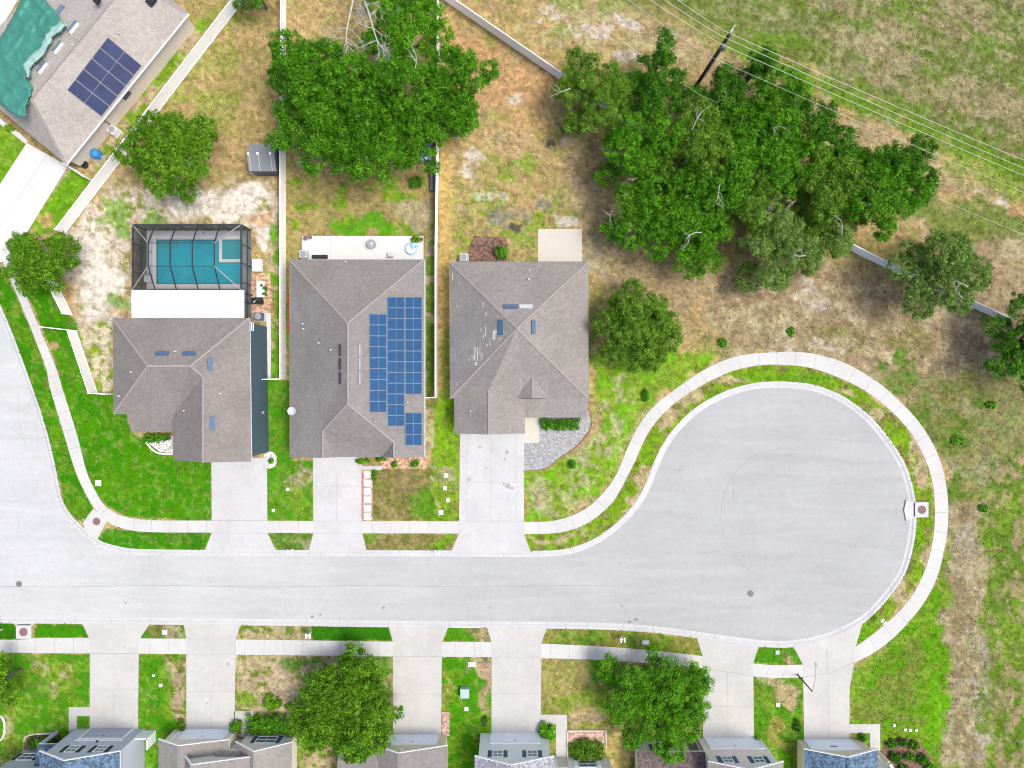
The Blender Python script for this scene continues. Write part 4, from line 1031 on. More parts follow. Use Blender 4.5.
def cloth(poly, pl, name, m, parent, lift=.1, res=1.3, amp=.34, seed=3):
    xs = [p[0] for p in poly]; ys = [p[1] for p in poly]
    gx = np.arange(min(xs), max(xs) + res, res); gy = np.arange(min(ys), max(ys) + res, res)
    XX, YY = np.meshgrid(gx, gy); sd = sdf(poly, XX + (fbm(XX, YY, 6, seed + 9) - .5) * 4, YY)
    ridge = (1 - np.abs(fbm(XX * .8 + YY * .5, (YY * .9 - XX * .4) * .45, 13, seed, 2) * 2 - 1)) ** 3 + .7 * (1 - np.abs(fbm(XX * .5 - YY * .7, (YY * .6 + XX * .7) * .5, 9, seed + 20, 2) * 2 - 1)) ** 4
    hh = lift + amp * (ridge * .75 + .35 * fbm(XX, YY, 5, seed + 3))
    mb = MB(); ids = {}
    for i in range(XX.shape[0]):
        for j in range(XX.shape[1]):
            if sd[i, j] > -.8: ids[i, j] = len(mb.v); mb.v.append(tuple(on_plane(XX[i, j], YY[i, j], pl, hh[i, j] if sd[i, j] > .9 else .05)))
    for i in range(XX.shape[0] - 1):
        for j in range(XX.shape[1] - 1):
            q = [(i, j), (i + 1, j), (i + 1, j + 1), (i, j + 1)]
            if all(k in ids for k in q): mb.f.append([ids[k] for k in q]); mb.m.append(0)
    return mb.build(name, m, parent, smooth=True)


tp = thing('roof_tarp', on_plane(30, 50, nw, .05), 'wrinkled green tarpaulin spread over the roof of the corner house', 'tarp')
cloth(tarp_pts, nw, 'sheet', M['tarp'], tp)
cloth([(60, 18), (67, 25), (62, 32), (53, 37), (50, 46), (43, 57), (32, 67), (31, 78), (26, 78), (23, 64), (31, 54), (41, 47), (44, 36), (50, 27), (57, 24)], nw, 'folded_edge', M['tarp_l'], tp, .62, 1.0, .34, 8)


# --- bottom row -------------------------------------------------------------------
def gable_block(house, x0, x1, yf, depth, eave, ax_, az, roofm, wallm, oh=.35, rake=None, name='roof', wname='wall'):
    """x0, x1, yf, ax_ in photo pixels on the ground; the ridge runs south"""
    X0, X1, Yf, AX = GX(x0), GX(x1), GY(yf), GX(ax_); Yb = Yf - depth
    mb = MB(); f = [(X0, -.1), (X1, -.1), (X1, eave), (AX, az - .05), (X0, eave)]
    mb.poly([(a, Yf, z) for a, z in f], True); mb.poly([(a, Yb, z) for a, z in f])
    mb.poly([(X0, Yb, -.1), (X0, Yf, -.1), (X0, Yf, eave), (X0, Yb, eave)]); mb.poly([(X1, Yf, -.1), (X1, Yb, -.1), (X1, Yb, eave), (X1, Yf, eave)])
    mb.build(wname, wallm, house)
    rb = MB(); yo = Yf + oh; yb = Yb - oh
    for xe, sgn in ((X0, -1), (X1, 1)):
        sl = (az - eave) / abs(AX - xe); a = Vector((xe + sgn * oh, 0, eave - sl * oh + .06)); b = Vector((AX, 0, az + .06))
        top = [Vector((a.x, yo, a.z)), Vector((b.x, yo, b.z)), Vector((b.x, yb, b.z)), Vector((a.x, yb, a.z))]
        i = len(rb.v); rb.v += [tuple(p) for p in top] + [(p.x, p.y, p.z - .16) for p in top]
        for q, mi in (((0, 1, 2, 3), 0), ((7, 6, 5, 4), 1), ((0, 4, 5, 1), 1), ((3, 2, 6, 7), 1), ((0, 3, 7, 4), 1)):
            q = [i + k for k in q]
            if sgn < 0: q = q[::-1]
            rb.f.append(q); rb.m.append(mi)
    r = rb.build(name, [roofm, M['white']], house)
    tr = MB()
    for xe, sgn in ((X0, -1), (X1, 1)):
        sl = (az - eave) / abs(AX - xe)
        tr.beam((xe + sgn * oh, yo + .03, eave - sl * oh + .0), (AX, yo + .03, az + .0), .06, .2)
    tr.build('rake_trim', M['white'], r)
    MB().beam((AX, yo, az + .08), (AX, yb, az + .08), .2, .05).build('ridge_cap', roofm, r)
    return X0, X1, Yf


def shed_roof(house, px, y0, y1, z0, z1, m, name='porch_roof'):
    X0, X1 = GX(px[0]), GX(px[1]); Y0, Y1 = GY(y0), GY(y1); mb = MB()
    top = [Vector((X0, Y0, z0)), Vector((X1, Y0, z0)), Vector((X1, Y1, z1)), Vector((X0, Y1, z1))]
    mb.v = [tuple(p) for p in top] + [(p.x, p.y, p.z - .16) for p in top]
    mb.f = [[0, 3, 2, 1], [4, 5, 6, 7], [0, 1, 5, 4], [1, 2, 6, 5], [2, 3, 7, 6], [3, 0, 4, 7]]; mb.m = [0, 1, 1, 1, 1, 1]
    return mb.build(name, [m, M['white']], house)


def post(house, x, y, h, m, w=.3): MB().box((GX(x), GY(y), h / 2), (w, w, h)).build('porch_post', m, house)


def light(house, x, y, z): MB().lathe((x, y, z), [(.05, 0), (.09, .05), (.09, .22), (.05, .26)], 8).build('wall_lamp', M['dark'], house)


# lilac-grey
h = thing('house', P(110, 740), 'lilac-grey two-storey house with slate-blue shingles beside the scalloped bed', 'house')
X0, X1, Yf = gable_block(h, 76, 144.5, 728.5, 11, 5.4, 106, 7.0, M['shingle_blue'], M['wall_e'])
garage_door(h, GX(92), GX(133), Yf, M['door_g'])
MB().box((GX(112.5), Yf + .04, 2.55), (5.0, .1, .12)).build('trim_band', M['white'], h)
light(h, GX(113), Yf + .12, 2.75)
for x in (97.5, 124): window(h, GX(x), Yf, .95, 4.25, 1.15, M['shutter_d'])
window(h, X1, Yf - 4.0, .9, 4.0, 1.1, None, 1, 'x')
MB().box((X1 + .5, Yf - .25, .9), (1.5, .14, 1.8)).box((X1 + 1.2, Yf - .8, .9), (.14, 1.2, 1.8)).build('gate_panel', M['white'], h)
shed_roof(h, (55, 76), 731, 750, 2.75, 3.3, M['shingle_blue']); post(h, 57, 732, 2.6, M['wall_e'])
b_ = MB(); b_.box(((GX(24) + GX(75.5)) / 2, GY(749.5) - 4, 1.45), (GX(75.5) - GX(24), 8, 3.1)); b_.build('wing_wall', M['wall_e'], h)
shed_roof(h, (21, 76), 746, 792, 5.2, 7.2, M['shingle_blue'], 'wing_roof')
MB().box(((GX(24) + GX(75.5)) / 2, GY(749.5) - 4, 4.1), (GX(75.5) - GX(24) - .02, 7.98, 2.2)).build('upper_wall', M['wall_e'], h)
window(h, GX(37), GY(749.5), 1.5, 1.5, 1.2, M['shutter_d'])
MB().box((GX(66), GY(749.5) + .03, 1.05), (1.0, .07, 2.1)).build('front_door', M['shutter_d'], h)
# cream with the brown double gable
h = thing('house', P(225, 742), 'cream house with grey-brown gables and a pale garage door, left of the fluffy street tree', 'house')
X0, X1, Yf = gable_block(h, 175, 237, 729, 9, 2.95, 197, 4.1, M['shingle'], M['wall_f'])
garage_door(h, GX(187.5), GX(231), Yf, M['door_w']); MB().box((GX(182), Yf + .05, 1.25), (.14, .1, 2.6)).build('downpipe', M['white'], h)
X2, X3, Yf2 = gable_block(h, 249, 297, 732, 10, 2.95, 270, 4.6, M['shingle'], M['wall_f'], wname='wing_wall', name='wing_roof')
window(h, GX(272), Yf2, 2.0, 1.65, 1.25, M['shutter_b'])
MB().box(((GX(237) + GX(249)) / 2, GY(741) - 2, 1.4), (GX(249) - GX(237) - .02, 4, 2.9)).build('entry_wall', M['wall_f'], h)
MB().box(((GX(237) + GX(249)) / 2, GY(741) + .04, 1.05), (.95, .08, 2.1)).build('front_door', M['shed_w'], h)
gable_block(h, 205, 262, 739, 8, 4.3, 216, 5.7, M['shingle'], M['wall_f'], wname='upper_wall', name='upper_roof')
shed_roof(h, (228, 262), 734.5, 742, 3.1, 3.9, M['shingle'])
# sand
h = thing('house', P(415, 745), 'sand-coloured one-storey house with a grey gable beside the pink mulch planter', 'house')
X0, X1, Yf = gable_block(h, 382, 447, 734.5, 10, 3.0, 405, 4.4, M['shingle_c'], M['wall_g'])
garage_door(h, GX(391.5), GX(438), Yf, M['door_w'])
MB().box((GX(407), Yf + .2, 3.65), (.35, .3, .2)).build('wall_lamp', M['white'], h)
b_ = MB().box((GX(365), GY(742) - 3, 1.4), (GX(381.8) - GX(348), 6, 3.0)); b_.build('wing_wall', M['wall_g'], h); shed_roof(h, (345, 383), 739, 790, 2.95, 4.6, M['shingle_c'], 'wing_roof')
# mint
h = thing('house', P(514, 745), 'mint-grey two-storey house with pale shingles and two blue-shuttered windows', 'house')
X0, X1, Yf = gable_block(h, 480.5, 548, 733, 11, 5.4, 511, 6.9, M['shingle_light'], M['wall_h'])
garage_door(h, GX(491.5), GX(538.5), Yf, M['door_w'])
for x in (498.5, 531): window(h, GX(x), Yf, .95, 4.25, 1.15, M['shutter_b'])
b_ = MB().box((GX(579), GY(757) - 3, 1.4), (GX(609) - GX(549), 6, 3.0)); b_.build('wing_wall', M['wall_h'], h); shed_roof(h, (549, 612), 764, 800, 3.0, 4.4, M['shingle_light'], 'wing_roof')
MB().box((GX(562), GY(757) + .04, 1.05), (1.05, .08, 2.1)).build('front_door', M['cream_slab'], h)
window(h, GX(586), GY(757), 1.8, 1.4, 1.2, M['white'])
MB().box((GX(586), GY(757) + .18, .62), (2.2, .3, .22)).build('window_box', M['flower'], h)
# pink beige
h = thing('house', P(725, 748), 'pinkish-beige two-storey house with a brown lower roof under the big leafy tree', 'house')
X0, X1, Yf = gable_block(h, 697.5, 761, 738, 11, 5.4, 729, 6.8, M['shingle'], M['wall_i'])
garage_door(h, GX(705), GX(756), Yf, M['door_w'])
for x in (715, 744.5): window(h, GX(x), Yf, .95, 4.35, 1.1, M['shutter_b'])
b_ = MB().box((GX(666), GY(741) - 3, 1.35), (GX(697.3) - GX(635), 6, 2.9)); b_.build('wing_wall', M['wall_i'], h); shed_roof(h, (632, 697.2), 737.5, 790, 2.85, 4.9, M['shingle_brown'], 'wing_roof')
window(h, GX(660), GY(741), 1.8, 1.4, 1.2, M['shutter_b']); MB().box((GX(690), GY(741) + .04, 1.05), (1.0, .08, 2.1)).build('front_door', M['shed_w'], h)
# tan with slate blue roof
h = thing('house', P(830, 748), 'tan one-storey house with a slate-blue gable by the street lamp drive', 'house')
X0, X1, Yf = gable_block(h, 797, 861.5, 739.5, 12, 2.75, 829, 4.2, M['shingle_blue'], M['wall_j'])
garage_door(h, GX(804), GX(850), Yf, M['door_w'])
num = MB()
for q in (-.42, 0, .42): num.box((GX(827) + q * .6, Yf + .075, 1.55), (.12, .03, .26), mtx=Matrix.Rotation(.35 if q else -.3, 3, 'Y'))
num.build('door_ornament', M['dark'], h)
b_ = MB().box((GX(871), GY(757) - 3, 1.3), (GX(880.5) - GX(861.7), 6, 2.7)); b_.build('wing_wall', M['wall_h'], h)
MB().beam((GX(877), GY(751), 2.5), (GX(886), GY(766), 2.5), .3, .3).build('porch_beam', M['wall_j'], h); MB().box((GX(877), GY(751), 1.2), (.3, .3, 2.36)).build('porch_post', M['wall_j'], h)


# ------------------------------------------------------------------ fences
def fence(pts, label, h=1.8, m=None, seg=2.4):
    w = [Vector((GX(x), GY(y), 0)) for x, y in pts]; root = thing('fence', w[0], label, 'fence'); m = m or M['vinyl']
    first = True
    for a, b in zip(w, w[1:]):
        L = (b - a).length; k = max(1, round(L / seg)); d = (b - a) / k
        for i in range(k):
            p = a + d * i; q = p + d; u = d.normalized()
            mb = MB(); mb.beam(p + u * .06 + Vector((0, 0, h / 2)), q - u * .06 + Vector((0, 0, h / 2)), .04, h - .1)
            mb.beam(p + u * .06 + Vector((0, 0, h - .02)), q - u * .06 + Vector((0, 0, h - .02)), .09, .1); mb.beam(p + u * .06 + Vector((0, 0, .15)), q - u * .06 + Vector((0, 0, .15)), .09, .14)
            mb.build('panel', m, root)
        for i in range(k + 1):
            if i == 0 and not first: continue
            p = a + d * i
            MB().box((p.x, p.y, (h + .06) / 2), (.13, .13, h + .06), rz=math.atan2(d.y, d.x)).lathe((p.x, p.y, h + .06), [(.1, 0), (.1, .04), (.01, .1)], 4).build('post', m, root)
        first = False
    return root


fence([(254, -12), (66, 233)], 'long white fence running diagonally beside the tan-roofed corner house')
fence([(286.5, -60), (285.5, 120), (285.5, 379), (265, 379.5)], 'white fence between the pool house and the big blue array')
fence([(439, -60), (439, 120), (437, 250), (437, 397), (427, 397.5)], 'slim white fence between the blue array house and the pyramid roof')
fence([(410, -25), (448, 3), (566, 84), (692, 168), (865, 258), (1000, 320)], 'white boundary fence passing diagonally under the big clump of trees')
fence([(57, 283), (73, 315)], 'short grey-white fence length just below the corner street tree')
fence([(50, 328), (77, 331), (98, 393), (114, 394)], 'angled white fence beside the left wall of the pool house', 1.7)
fence([(73, 168), (91, 180)], 'short white gate fence closing the side yard of the corner house', 1.5)


# ------------------------------------------------------------------ foliage
def leaf_cloud(name, puffs, n, size, m, parent=None, at=None, seed=0, up=.75, elong=.62, tint=0.0, shell=False):
    r = np.random.default_rng(seed); puffs = np.asarray(puffs, float)
    c = np.repeat(puffs, n, 0); N = len(c)
    u = r.normal(size=(N, 3)); u /= np.linalg.norm(u, axis=1)[:, None]
    fl = r.random(N) < up; u[fl, 2] = np.abs(u[fl, 2])
    if shell: u[:, 2] = np.where(r.random(N) < .8, np.abs(u[:, 2]), u[:, 2])
    rad = c[:, 3] * ((.5 + .62 * r.random(N) ** .8) if shell else (.35 + .75 * r.random(N) ** .6))
    pos = c[:, :3] + u * rad[:, None]
    nr = (u * 1.0 + r.normal(size=(N, 3)) * .5 + np.array([0, 0, .15])) if shell else (u * .75 + r.normal(size=(N, 3)) * .45 + np.array([0, 0, .4])); nr /= np.linalg.norm(nr, axis=1)[:, None]
    t = np.cross(nr, r.normal(size=(N, 3))); t /= np.linalg.norm(t, axis=1)[:, None] + 1e-9
    b = np.cross(nr, t); a = (size * (.6 + .8 * r.random(N)))[:, None]
    base = np.array(at) if at is not None else np.array(wloc(parent))
    q = np.stack([pos - t * a, pos + b * a * elong * .6 - t * a * .1, pos + t * a, pos - b * a * elong * .6 - t * a * .1], 1) - base
    me = fast_mesh(name, q.reshape(-1, 3), np.arange(N * 4).reshape(-1, 4), m)
    age = np.clip(.45 + tint + np.repeat(r.normal(size=len(puffs)) * .17, n) + r.normal(size=N) * .25, 0, 1)
    at_ = me.attributes.new('leaf_age', 'FLOAT', 'POINT'); at_.data.foreach_set('value', np.repeat(age, 4).astype(np.float32))
    o = bpy.data.objects.new(name, me); COL.objects.link(o)
    if parent: o.parent = parent
    else: o.location = base
    return o


def branchy(mb, p, d, L, r, depth, rnd, bend=.5):
    """a bare limb with forks"""
    pts = [p]; rr = [r]
    for k in range(3):
        d = (d + Vector((rnd.gauss(0, bend * .4), rnd.gauss(0, bend * .4), rnd.gauss(0, bend * .2)))).normalized()
        p = p + d * L / 3; pts.append(p); rr.append(r * (1 - .22 * (k + 1)))
    mb.tube(pts, rr, 5)
    if depth:
        for k in range(rnd.choice((2, 3, 3))):
            q = pts[rnd.choice((1, 2, 3))]
            branchy(mb, q, (d + Vector((rnd.gauss(0, .6), rnd.gauss(0, .6), rnd.gauss(0, .25)))).normalized(), L * rnd.uniform(.5, .75), r * .5, depth - 1, rnd, bend)


def tree(name, px, py, rp, hgt, m, label, group=None, seed=0, lobes=11, dens=1.0, leaf=.17, n=34, ry=None, squash=.7, gap=0.0, bare=0, cat='tree', tint=0.0, puff=(.42, .62), spread=.72):
    r = np.random.default_rng(seed + 100); rnd = random.Random(seed + 5)
    zc = hgt * .62; leaf *= .68; rp *= 1.06; ry = ry * 1.06 if ry else None
    cen = P(px, py, zc); R = rp * S * (H - zc) / H; Ry = (ry or rp) * S * (H - zc) / H
    root = thing(name, (cen.x, cen.y, 0), label, cat, group)
    L = []; puffs = []
    Rm = math.sqrt(R * Ry); br = .62 + .17 * Rm              # size of one leafy bough
    cnt = max(5, int(1.25 * dens * (Rm / br) ** 2))
    ph = r.uniform(0, 6.28, 3); cr = puff[0] * .95
    for i in range(cnt):
        a = i * 2.399963 + r.normal() * .25; q = math.sqrt((i + .4) / cnt)
        edge = 1 + .08 * math.sin(3 * a + ph[0]) + .06 * math.sin(5 * a + ph[1])
        q = min(1.05, q * (.95 + r.normal() * .05)) * edge
        lb_ = br * float(np.clip(r.lognormal(-.08, .3), .55, 1.5))
        z = hgt * (.46 + .36 * math.sqrt(max(0, 1 - min(1, q) ** 2))) + r.normal() * .10 * hgt
        bx_, by2 = cen.x + math.cos(a) * q * (R - lb_ * .75), cen.y + math.sin(a) * q * (Ry - lb_ * .75)
        L.append((bx_, by2, z, lb_))
        st_ = 1.0 + .45 * (m is L_DRK) + .2 * r.random()
        k = int(11 * lb_ * lb_ / (cr * cr) * .30) + 4
        u = r.normal(size=(k, 3)); u[:, 2] = np.abs(u[:, 2]) * (r.random(k) < .85) - .25 * (r.random(k) < .15); u /= np.linalg.norm(u, axis=1)[:, None]
        ca, sa = math.cos(a), math.sin(a)
        for w_u in u:
            if r.random() < gap: continue
            f = lb_ * r.uniform(.62, 1.0); du, dv = w_u[0] * f * st_, w_u[1] * f / st_ ** .5
            puffs.append((bx_ + du * ca - dv * sa, by2 + du * sa + dv * ca, z + w_u[2] * f * .8, cr * float(np.clip(r.lognormal(-.05, .3), .5, 1.6))))
    leaf_cloud('crown', puffs, int(n * 3.3 * (cr / .6) ** 2 * (.125 / leaf) ** 2), leaf, m, root, seed=seed, tint=tint, shell=True)
    L = [L[k] for k in r.permutation(len(L))[:min(len(L), 16)]]
    tr = MB(); r0 = max(.07, hgt * .028)
    top = Vector((cen.x, cen.y, hgt * .5))
    tr.tube([(cen.x, cen.y, -.1), (cen.x, cen.y, .25), (cen.x + .1 * rnd.uniform(-1, 1), cen.y + .1, hgt * .25), top], [r0 * 1.5, r0 * 1.1, r0 * .9, r0 * .7], 8)
    for (x, y, z, lr) in L:
        e = Vector((x, y, z)); s_ = Vector((cen.x, cen.y, hgt * rnd.uniform(.28, .48)))
        mid = s_.lerp(e, .5) + Vector((rnd.uniform(-.3, .3), rnd.uniform(-.3, .3), rnd.uniform(-.1, .4)))
        tr.tube([s_, mid, e], [r0 * .5, r0 * .33, r0 * .12], 5)
    tr.build('trunk', M['bark'], root)
    if bare:
        for k in range((bare + 1) // 2):
            bb = MB()
            x, y, z, lr = L[rnd.randrange(len(L))]
            a = rnd.uniform(0, 6.28)
            branchy(bb, Vector((x, y, z + lr * .8)), Vector((math.cos(a), math.sin(a), .55)), rnd.uniform(1.2, 2.2), .06, 2, rnd, .9)
            bb.build('bare_branch', M['bare'], root)
    return root


G1 = 'oaks growing together behind the blue array house'
T = [(308, 82, 36, 9.5, L_OAK, 'leftmost rounded oak of the clump, reaching over the white fence'),
     (322, 132, 44, 9.5, L_OAK, 'broad oak at the lower left of the clump, beside the grey shed'),
     (374, 142, 46, 10, L_OAK, 'oak at the bottom middle of the clump, just above the round garden bush'),
     (352, 98, 42, 11, L_OAK, 'tall oak in the middle left of the clump, below the dead limbs'),
     (402, 97, 42, 11, L_OAK, 'tall dark oak in the middle right of the clump'),
     (405, 34, 42, 10.5, L_BRI, 'bright green oak at the top of the clump, right of the dead limbs'),
     (462, 82, 34, 9, L_OAK, 'round oak at the right end of the clump, across the slim fence'),
     (412, 142, 32, 8.5, L_OAK, 'small oak at the lower right of the clump, beside the blue shed'),
     (448, 118, 26, 7.5, L_OAK, 'low dark oak crown straddling the slim white fence')]
for i, (x, y, r, hh, m, lb) in enumerate(T):
    tree('oak_tree', x, y, r * 1.1, hh, m, lb, G1, seed=i, lobes=14 if r > 34 else 10, tint=.06 if m is L_BRI else 0, bare=1 if i in (2, 4) else 0)
G2 = 'trees in the large clump along the boundary fence'
T = [(592, 95, 38, 8, L_OLV, 'shaggy olive-green tree at the left end of the fence clump', .0, 1, .14),
     (652, 92, 28, 8, L_DRK, 'dark tree with ragged fingers of leaf just left of the utility pole', .1, 0, .16),
     (660, 62, 14, 7.5, L_DRK, 'small ragged treetop sticking up left of the utility pole', .15, 0, .16),
     (718, 108, 30, 6.0, L_DRK, 'dark leafy tree around the foot of the utility pole', .1, 1, .16),
     (768, 112, 32, 7.5, L_OAK, 'mid green tree right of the utility pole foot', .05, 0, .16),
     (757, 68, 14, 7.5, L_DRK, 'small ragged treetop below the wires right of the pole', .15, 0, .16),
     (640, 150, 34, 8.5, L_BRI, 'bright green tree with pale bare twigs, lower left in the fence clump', .1, 2, .17),
     (690, 150, 36, 9.5, L_OLV, 'olive tree in the middle of the fence clump behind the bright one', .1, 2, .15),
     (648, 215, 36, 8.5, L_OAK, 'rounded green tree at the lower left edge of the fence clump, by the bare dirt', .0, 2, .17),
     (688, 240, 32, 8, L_OAK, 'green tree at the bottom edge of the fence clump with pale forked twigs', .05, 2, .17),
     (705, 195, 36, 9.5, L_OAK, 'dense green tree in the lower middle of the fence clump', .05, 2, .17),
     (738, 205, 36, 8, L_OLV, 'olive shaded tree low in the middle of the fence clump', .1, 1, .15),
     (760, 160, 46, 10, L_OAK, 'large tree with bleached bare boughs in the centre of the fence clump', .05, 4, .17),
     (815, 138, 32, 9, L_DRK, 'dark ragged tree at the upper right of the fence clump, below the wires', .12, 0, .16),
     (818, 192, 40, 9.5, L_OLV, 'yellow-green tree in the right half of the fence clump', .05, 1, .16),
     (778, 248, 36, 8, L_PAL, 'pale mossy tree at the bottom of the fence clump', .12, 3, .14),
     (825, 238, 28, 7.5, L_PAL, 'pale mossy tree with twisted grey limbs, next to the fence gap', .15, 3, .14),
     (872, 195, 46, 9.5, L_OAK, 'broad green tree at the right end of the fence clump', .05, 0, .17),
     (897, 168, 26, 8.5, L_DRK, 'dark tree on the upper right corner of the fence clump', .08, 0, .16)]
for i, (x, y, r, hh, m, lb, gp, br, lf) in enumerate(T):
    tree('clump_tree', x, y, r * 1.2, hh * .86, m, lb, G2, seed=40 + i, lobes=14 if r > 26 else 7, gap=gp * .6, bare=br, leaf=lf, spread=.78)
tree('thin_tree', 936, 274, 54, 7.5, L_PAL, 'thin feathery tree the boundary fence shows through, right of the clump', seed=70, lobes=20, dens=1.45, leaf=.15, n=26, gap=.12, bare=5, ry=48, tint=-.1, puff=(.3, .5))
tree('bushy_tree', 1027, 343, 45, 7, L_DRK, 'dark bushy tree at the right edge where the boundary fence ends', seed=71, dens=1.35, lobes=12, tint=.1)
tree('garden_tree', 638, 330, 45, 6.5, L_OLV, 'round dense tree alone on the lawn right of the pyramid roof', seed=72, dens=1.5, lobes=16, leaf=.15, n=38, tint=.0, puff=(.4, .7))
tree('garden_tree', 177, 157, 52, 7, L_ELM, 'bright feathery tree in the dry yard above the screened pool', seed=73, dens=1.35, lobes=15, leaf=.17, ry=42, puff=(.4, .75), gap=.05)
tree('street_tree', 45, 262, 40, 6, L_ELM, 'small green street tree over the corner fence at the left edge', seed=74, dens=1.35, lobes=13, leaf=.16, ry=34, gap=.1)
tree('street_tree', 346, 706, 52, 5.6, L_ELM, 'tall fluffy street tree beside the sand-coloured house', seed=75, dens=1.35, lobes=16, leaf=.18, ry=58, puff=(.45, .8))
tree('street_tree', 655, 701, 57, 5.4, L_OAK, 'broad leafy street tree over the walk left of the pinkish-beige house', seed=76, dens=1.35, lobes=18, leaf=.17, ry=54, gap=.08, puff=(.45, .8), tint=.12)
tree('street_tree', 1, 682, 20, 5, L_ELM, 'street tree mostly cut off by the left edge, below the storm inlet', seed=77, lobes=8, ry=27, leaf=.18, tint=.1)
tree('garden_tree', 256, -8, 20, 5, L_DRK, 'dark shrubby tree at the top edge between the two white fences', seed=78, lobes=7)

# dead tree above the oaks
dt = thing('dead_tree', P(362, -25), 'bleached dead tree with bare forked limbs above the oak clump', 'tree')
rnd = random.Random(3)
tb = MB(); tb.tube([P(362, -25, 0), P(361, -22, 3), P(360, -20, 5)], [.3, .22, .17], 8); tb.build('trunk', M['bare'], dt)
for limb in ([(360, -20, 5), (353, 0, 8.6), (350, 14, 9.6), (347, 28, 10), (346, 38, 10.2)], [(360, -20, 5), (364, 0, 8.8), (369, 14, 9.8), (373, 28, 10.2), (377, 40, 10.2)], [(360, -20, 5), (378, -2, 8), (384, 2, 9.4), (379, 7, 9.8)]):
    lb = MB(); pts = [P(*q) for q in limb]; lb.tube(pts, [.13 - .02 * k for k in range(len(pts))], 6)
    for tip, dirs in ((pts[-1], ((-1, -.3), (-.3, -1), (.2, -1), (.6, -1), (.9, -.7))), (pts[-2], ((-1, -.1), (.9, -.4)))):
        for dx, dy in dirs: branchy(lb, tip, Vector((dx, dy, rnd.uniform(-.1, .15))).normalized(), rnd.uniform(1.0, 1.7), (.045), 3, rnd, .55)
    lb.build('limb', M['bare'], dt)
for (x, y, r, lab) in ((363, 12, 10, 'grey leafless shrub tangled below the dead limbs'), (430, 8, 14, 'grey leafless shrub against the slim fence at the top edge')):
    t_ = thing('bare_shrub', P(x, y), lab, 'shrub'); mb = MB()
    for k in range(46):
        a = rnd.uniform(0, 6.28); branchy(mb, P(x, y, .1) + Vector((rnd.uniform(-.4, .4), rnd.uniform(-.4, .4), 0)), Vector((math.cos(a) * .7, math.sin(a) * .7, rnd.uniform(.3, 1))).normalized(), rnd.uniform(.5, .9) * r * S, .025, 1, rnd, .5)
    mb.build('twigs', M['bare'], t_)


def shrub(name, px, py, rx, ry, h, m, label, seed=0, box=False, cat='shrub', leaf=.11, group=None, n=26, tint=0.0, ang=0.0, dens=1.0):
    r = np.random.default_rng(seed + 300); c = P(px, py, h * .5); R, Ry = rx * S, ry * S
    root = thing(name, (c.x, c.y, 0), label, cat, group); puffs = []
    k = int(max(16, R * Ry * 60 * dens))
    for i in range(k):
        if box: x, y = r.uniform(-1, 1, 2); z = h * (.2 + .72 * r.random()) if max(abs(x), abs(y)) > .8 else h * (.75 + .17 * r.random())
        else:
            a = r.random() * 6.283; q = math.sqrt(r.random()); x, y = math.cos(a) * q, math.sin(a) * q; z = h * (.15 + .7 * math.sqrt(max(0, 1 - q * q)) * (.6 + .4 * r.random()))
        x, y = x * max(.05, R - .15), y * max(.05, Ry - .15)
        puffs.append((c.x + x * math.cos(ang) - y * math.sin(ang), c.y + x * math.sin(ang) + y * math.cos(ang), z, min(.34, .15 + .12 * min(R, Ry)) * r.uniform(.8, 1.25)))
    leaf_cloud('foliage', puffs, n, leaf, m, root, seed=seed, tint=tint)
    st = MB()
    for i in range(5 if R < 1.5 else 11):
        q = puffs[r.integers(len(puffs))]; st.tube([(c.x + (q[0] - c.x) * .6, c.y + (q[1] - c.y) * .6, -.05), (q[0], q[1], q[2])], [.03, .012], 5)
    st.build('stem', M['bark'], root)
    return root


shrub('bush', 416, 182, 6.5, 7, 1.4, L_DRK, 'round dark green bush below the oak clump, left of the slim fence', 1, tint=.15)
shrub('bush', 501, 252, 7.5, 7, 1.3, L_DRK, 'dark leafy bush on the brown mulch behind the pyramid roof', 2, tint=.25)
shrub('hedge', 560.5, 424, 20, 6.5, 1.0, L_OAK, 'clipped dark hedge on the grey gravel bed', 3, True, 'hedge', tint=-.1)
shrub('hedge', 274, 724, 28, 9.5, 1.2, L_OAK, 'long clipped hedge in front of the cream house window', 4, True, 'hedge')
shrub('bush', 272, 703, 10, 8, .9, L_ELM, 'light green rounded bush in the bare yard above the long hedge', 5, tint=.1)
shrub('bush', 289, 706, 4.5, 4.5, .6, L_ELM, 'tiny green bush right of the light rounded one in the bare yard', 6)
shrub('bush', 235.5, 727, 7.5, 6.5, 1.2, L_OAK, 'dark green bush at the cream house garage corner', 7, tint=.1)
shrub('bush', 547, 734, 8.5, 10, 1.4, L_BRI, 'big-leaved green bush beside the mint house garage', 8, leaf=.2, tint=.15)
shrub('bush', 587, 752, 18, 13, 1.1, L_OLV, 'wide olive shrub on the pink mulch beside the mint house walk', 9, tint=-.05)
shrub('hedge', 43, 742.5, 16, 6, .9, L_DRK, 'dark hedge inside the white scalloped edging', 10, True, 'hedge', tint=-.2)
shrub('hedge', 158, 438, 15, 5, .9, L_OAK, 'short dark hedge by the white stones in front of the pool house', 11, True, 'hedge')
shrub('bush', 362, 461, 7.5, 3.5, .8, L_OAK, 'low green bush right of the array house garage', 12)
shrub('bush', 381, 459, 5, 3, .7, L_OAK, 'small dark bush by the array house front door', 13)
shrub('bush', 394.5, 464.5, 3.2, 3.2, .7, L_OAK, 'small round bush in the middle of the orange mulch bed', 14)
shrub('bush', 414, 462.5, 4.5, 4.8, .9, L_OAK, 'larger round bush toward the right of the orange mulch bed', 15)
shrub('bush', 374, 476, 2.2, 6, .6, L_BRI, 'narrow bright bush at the lawn corner beside the stepping stones', 16)
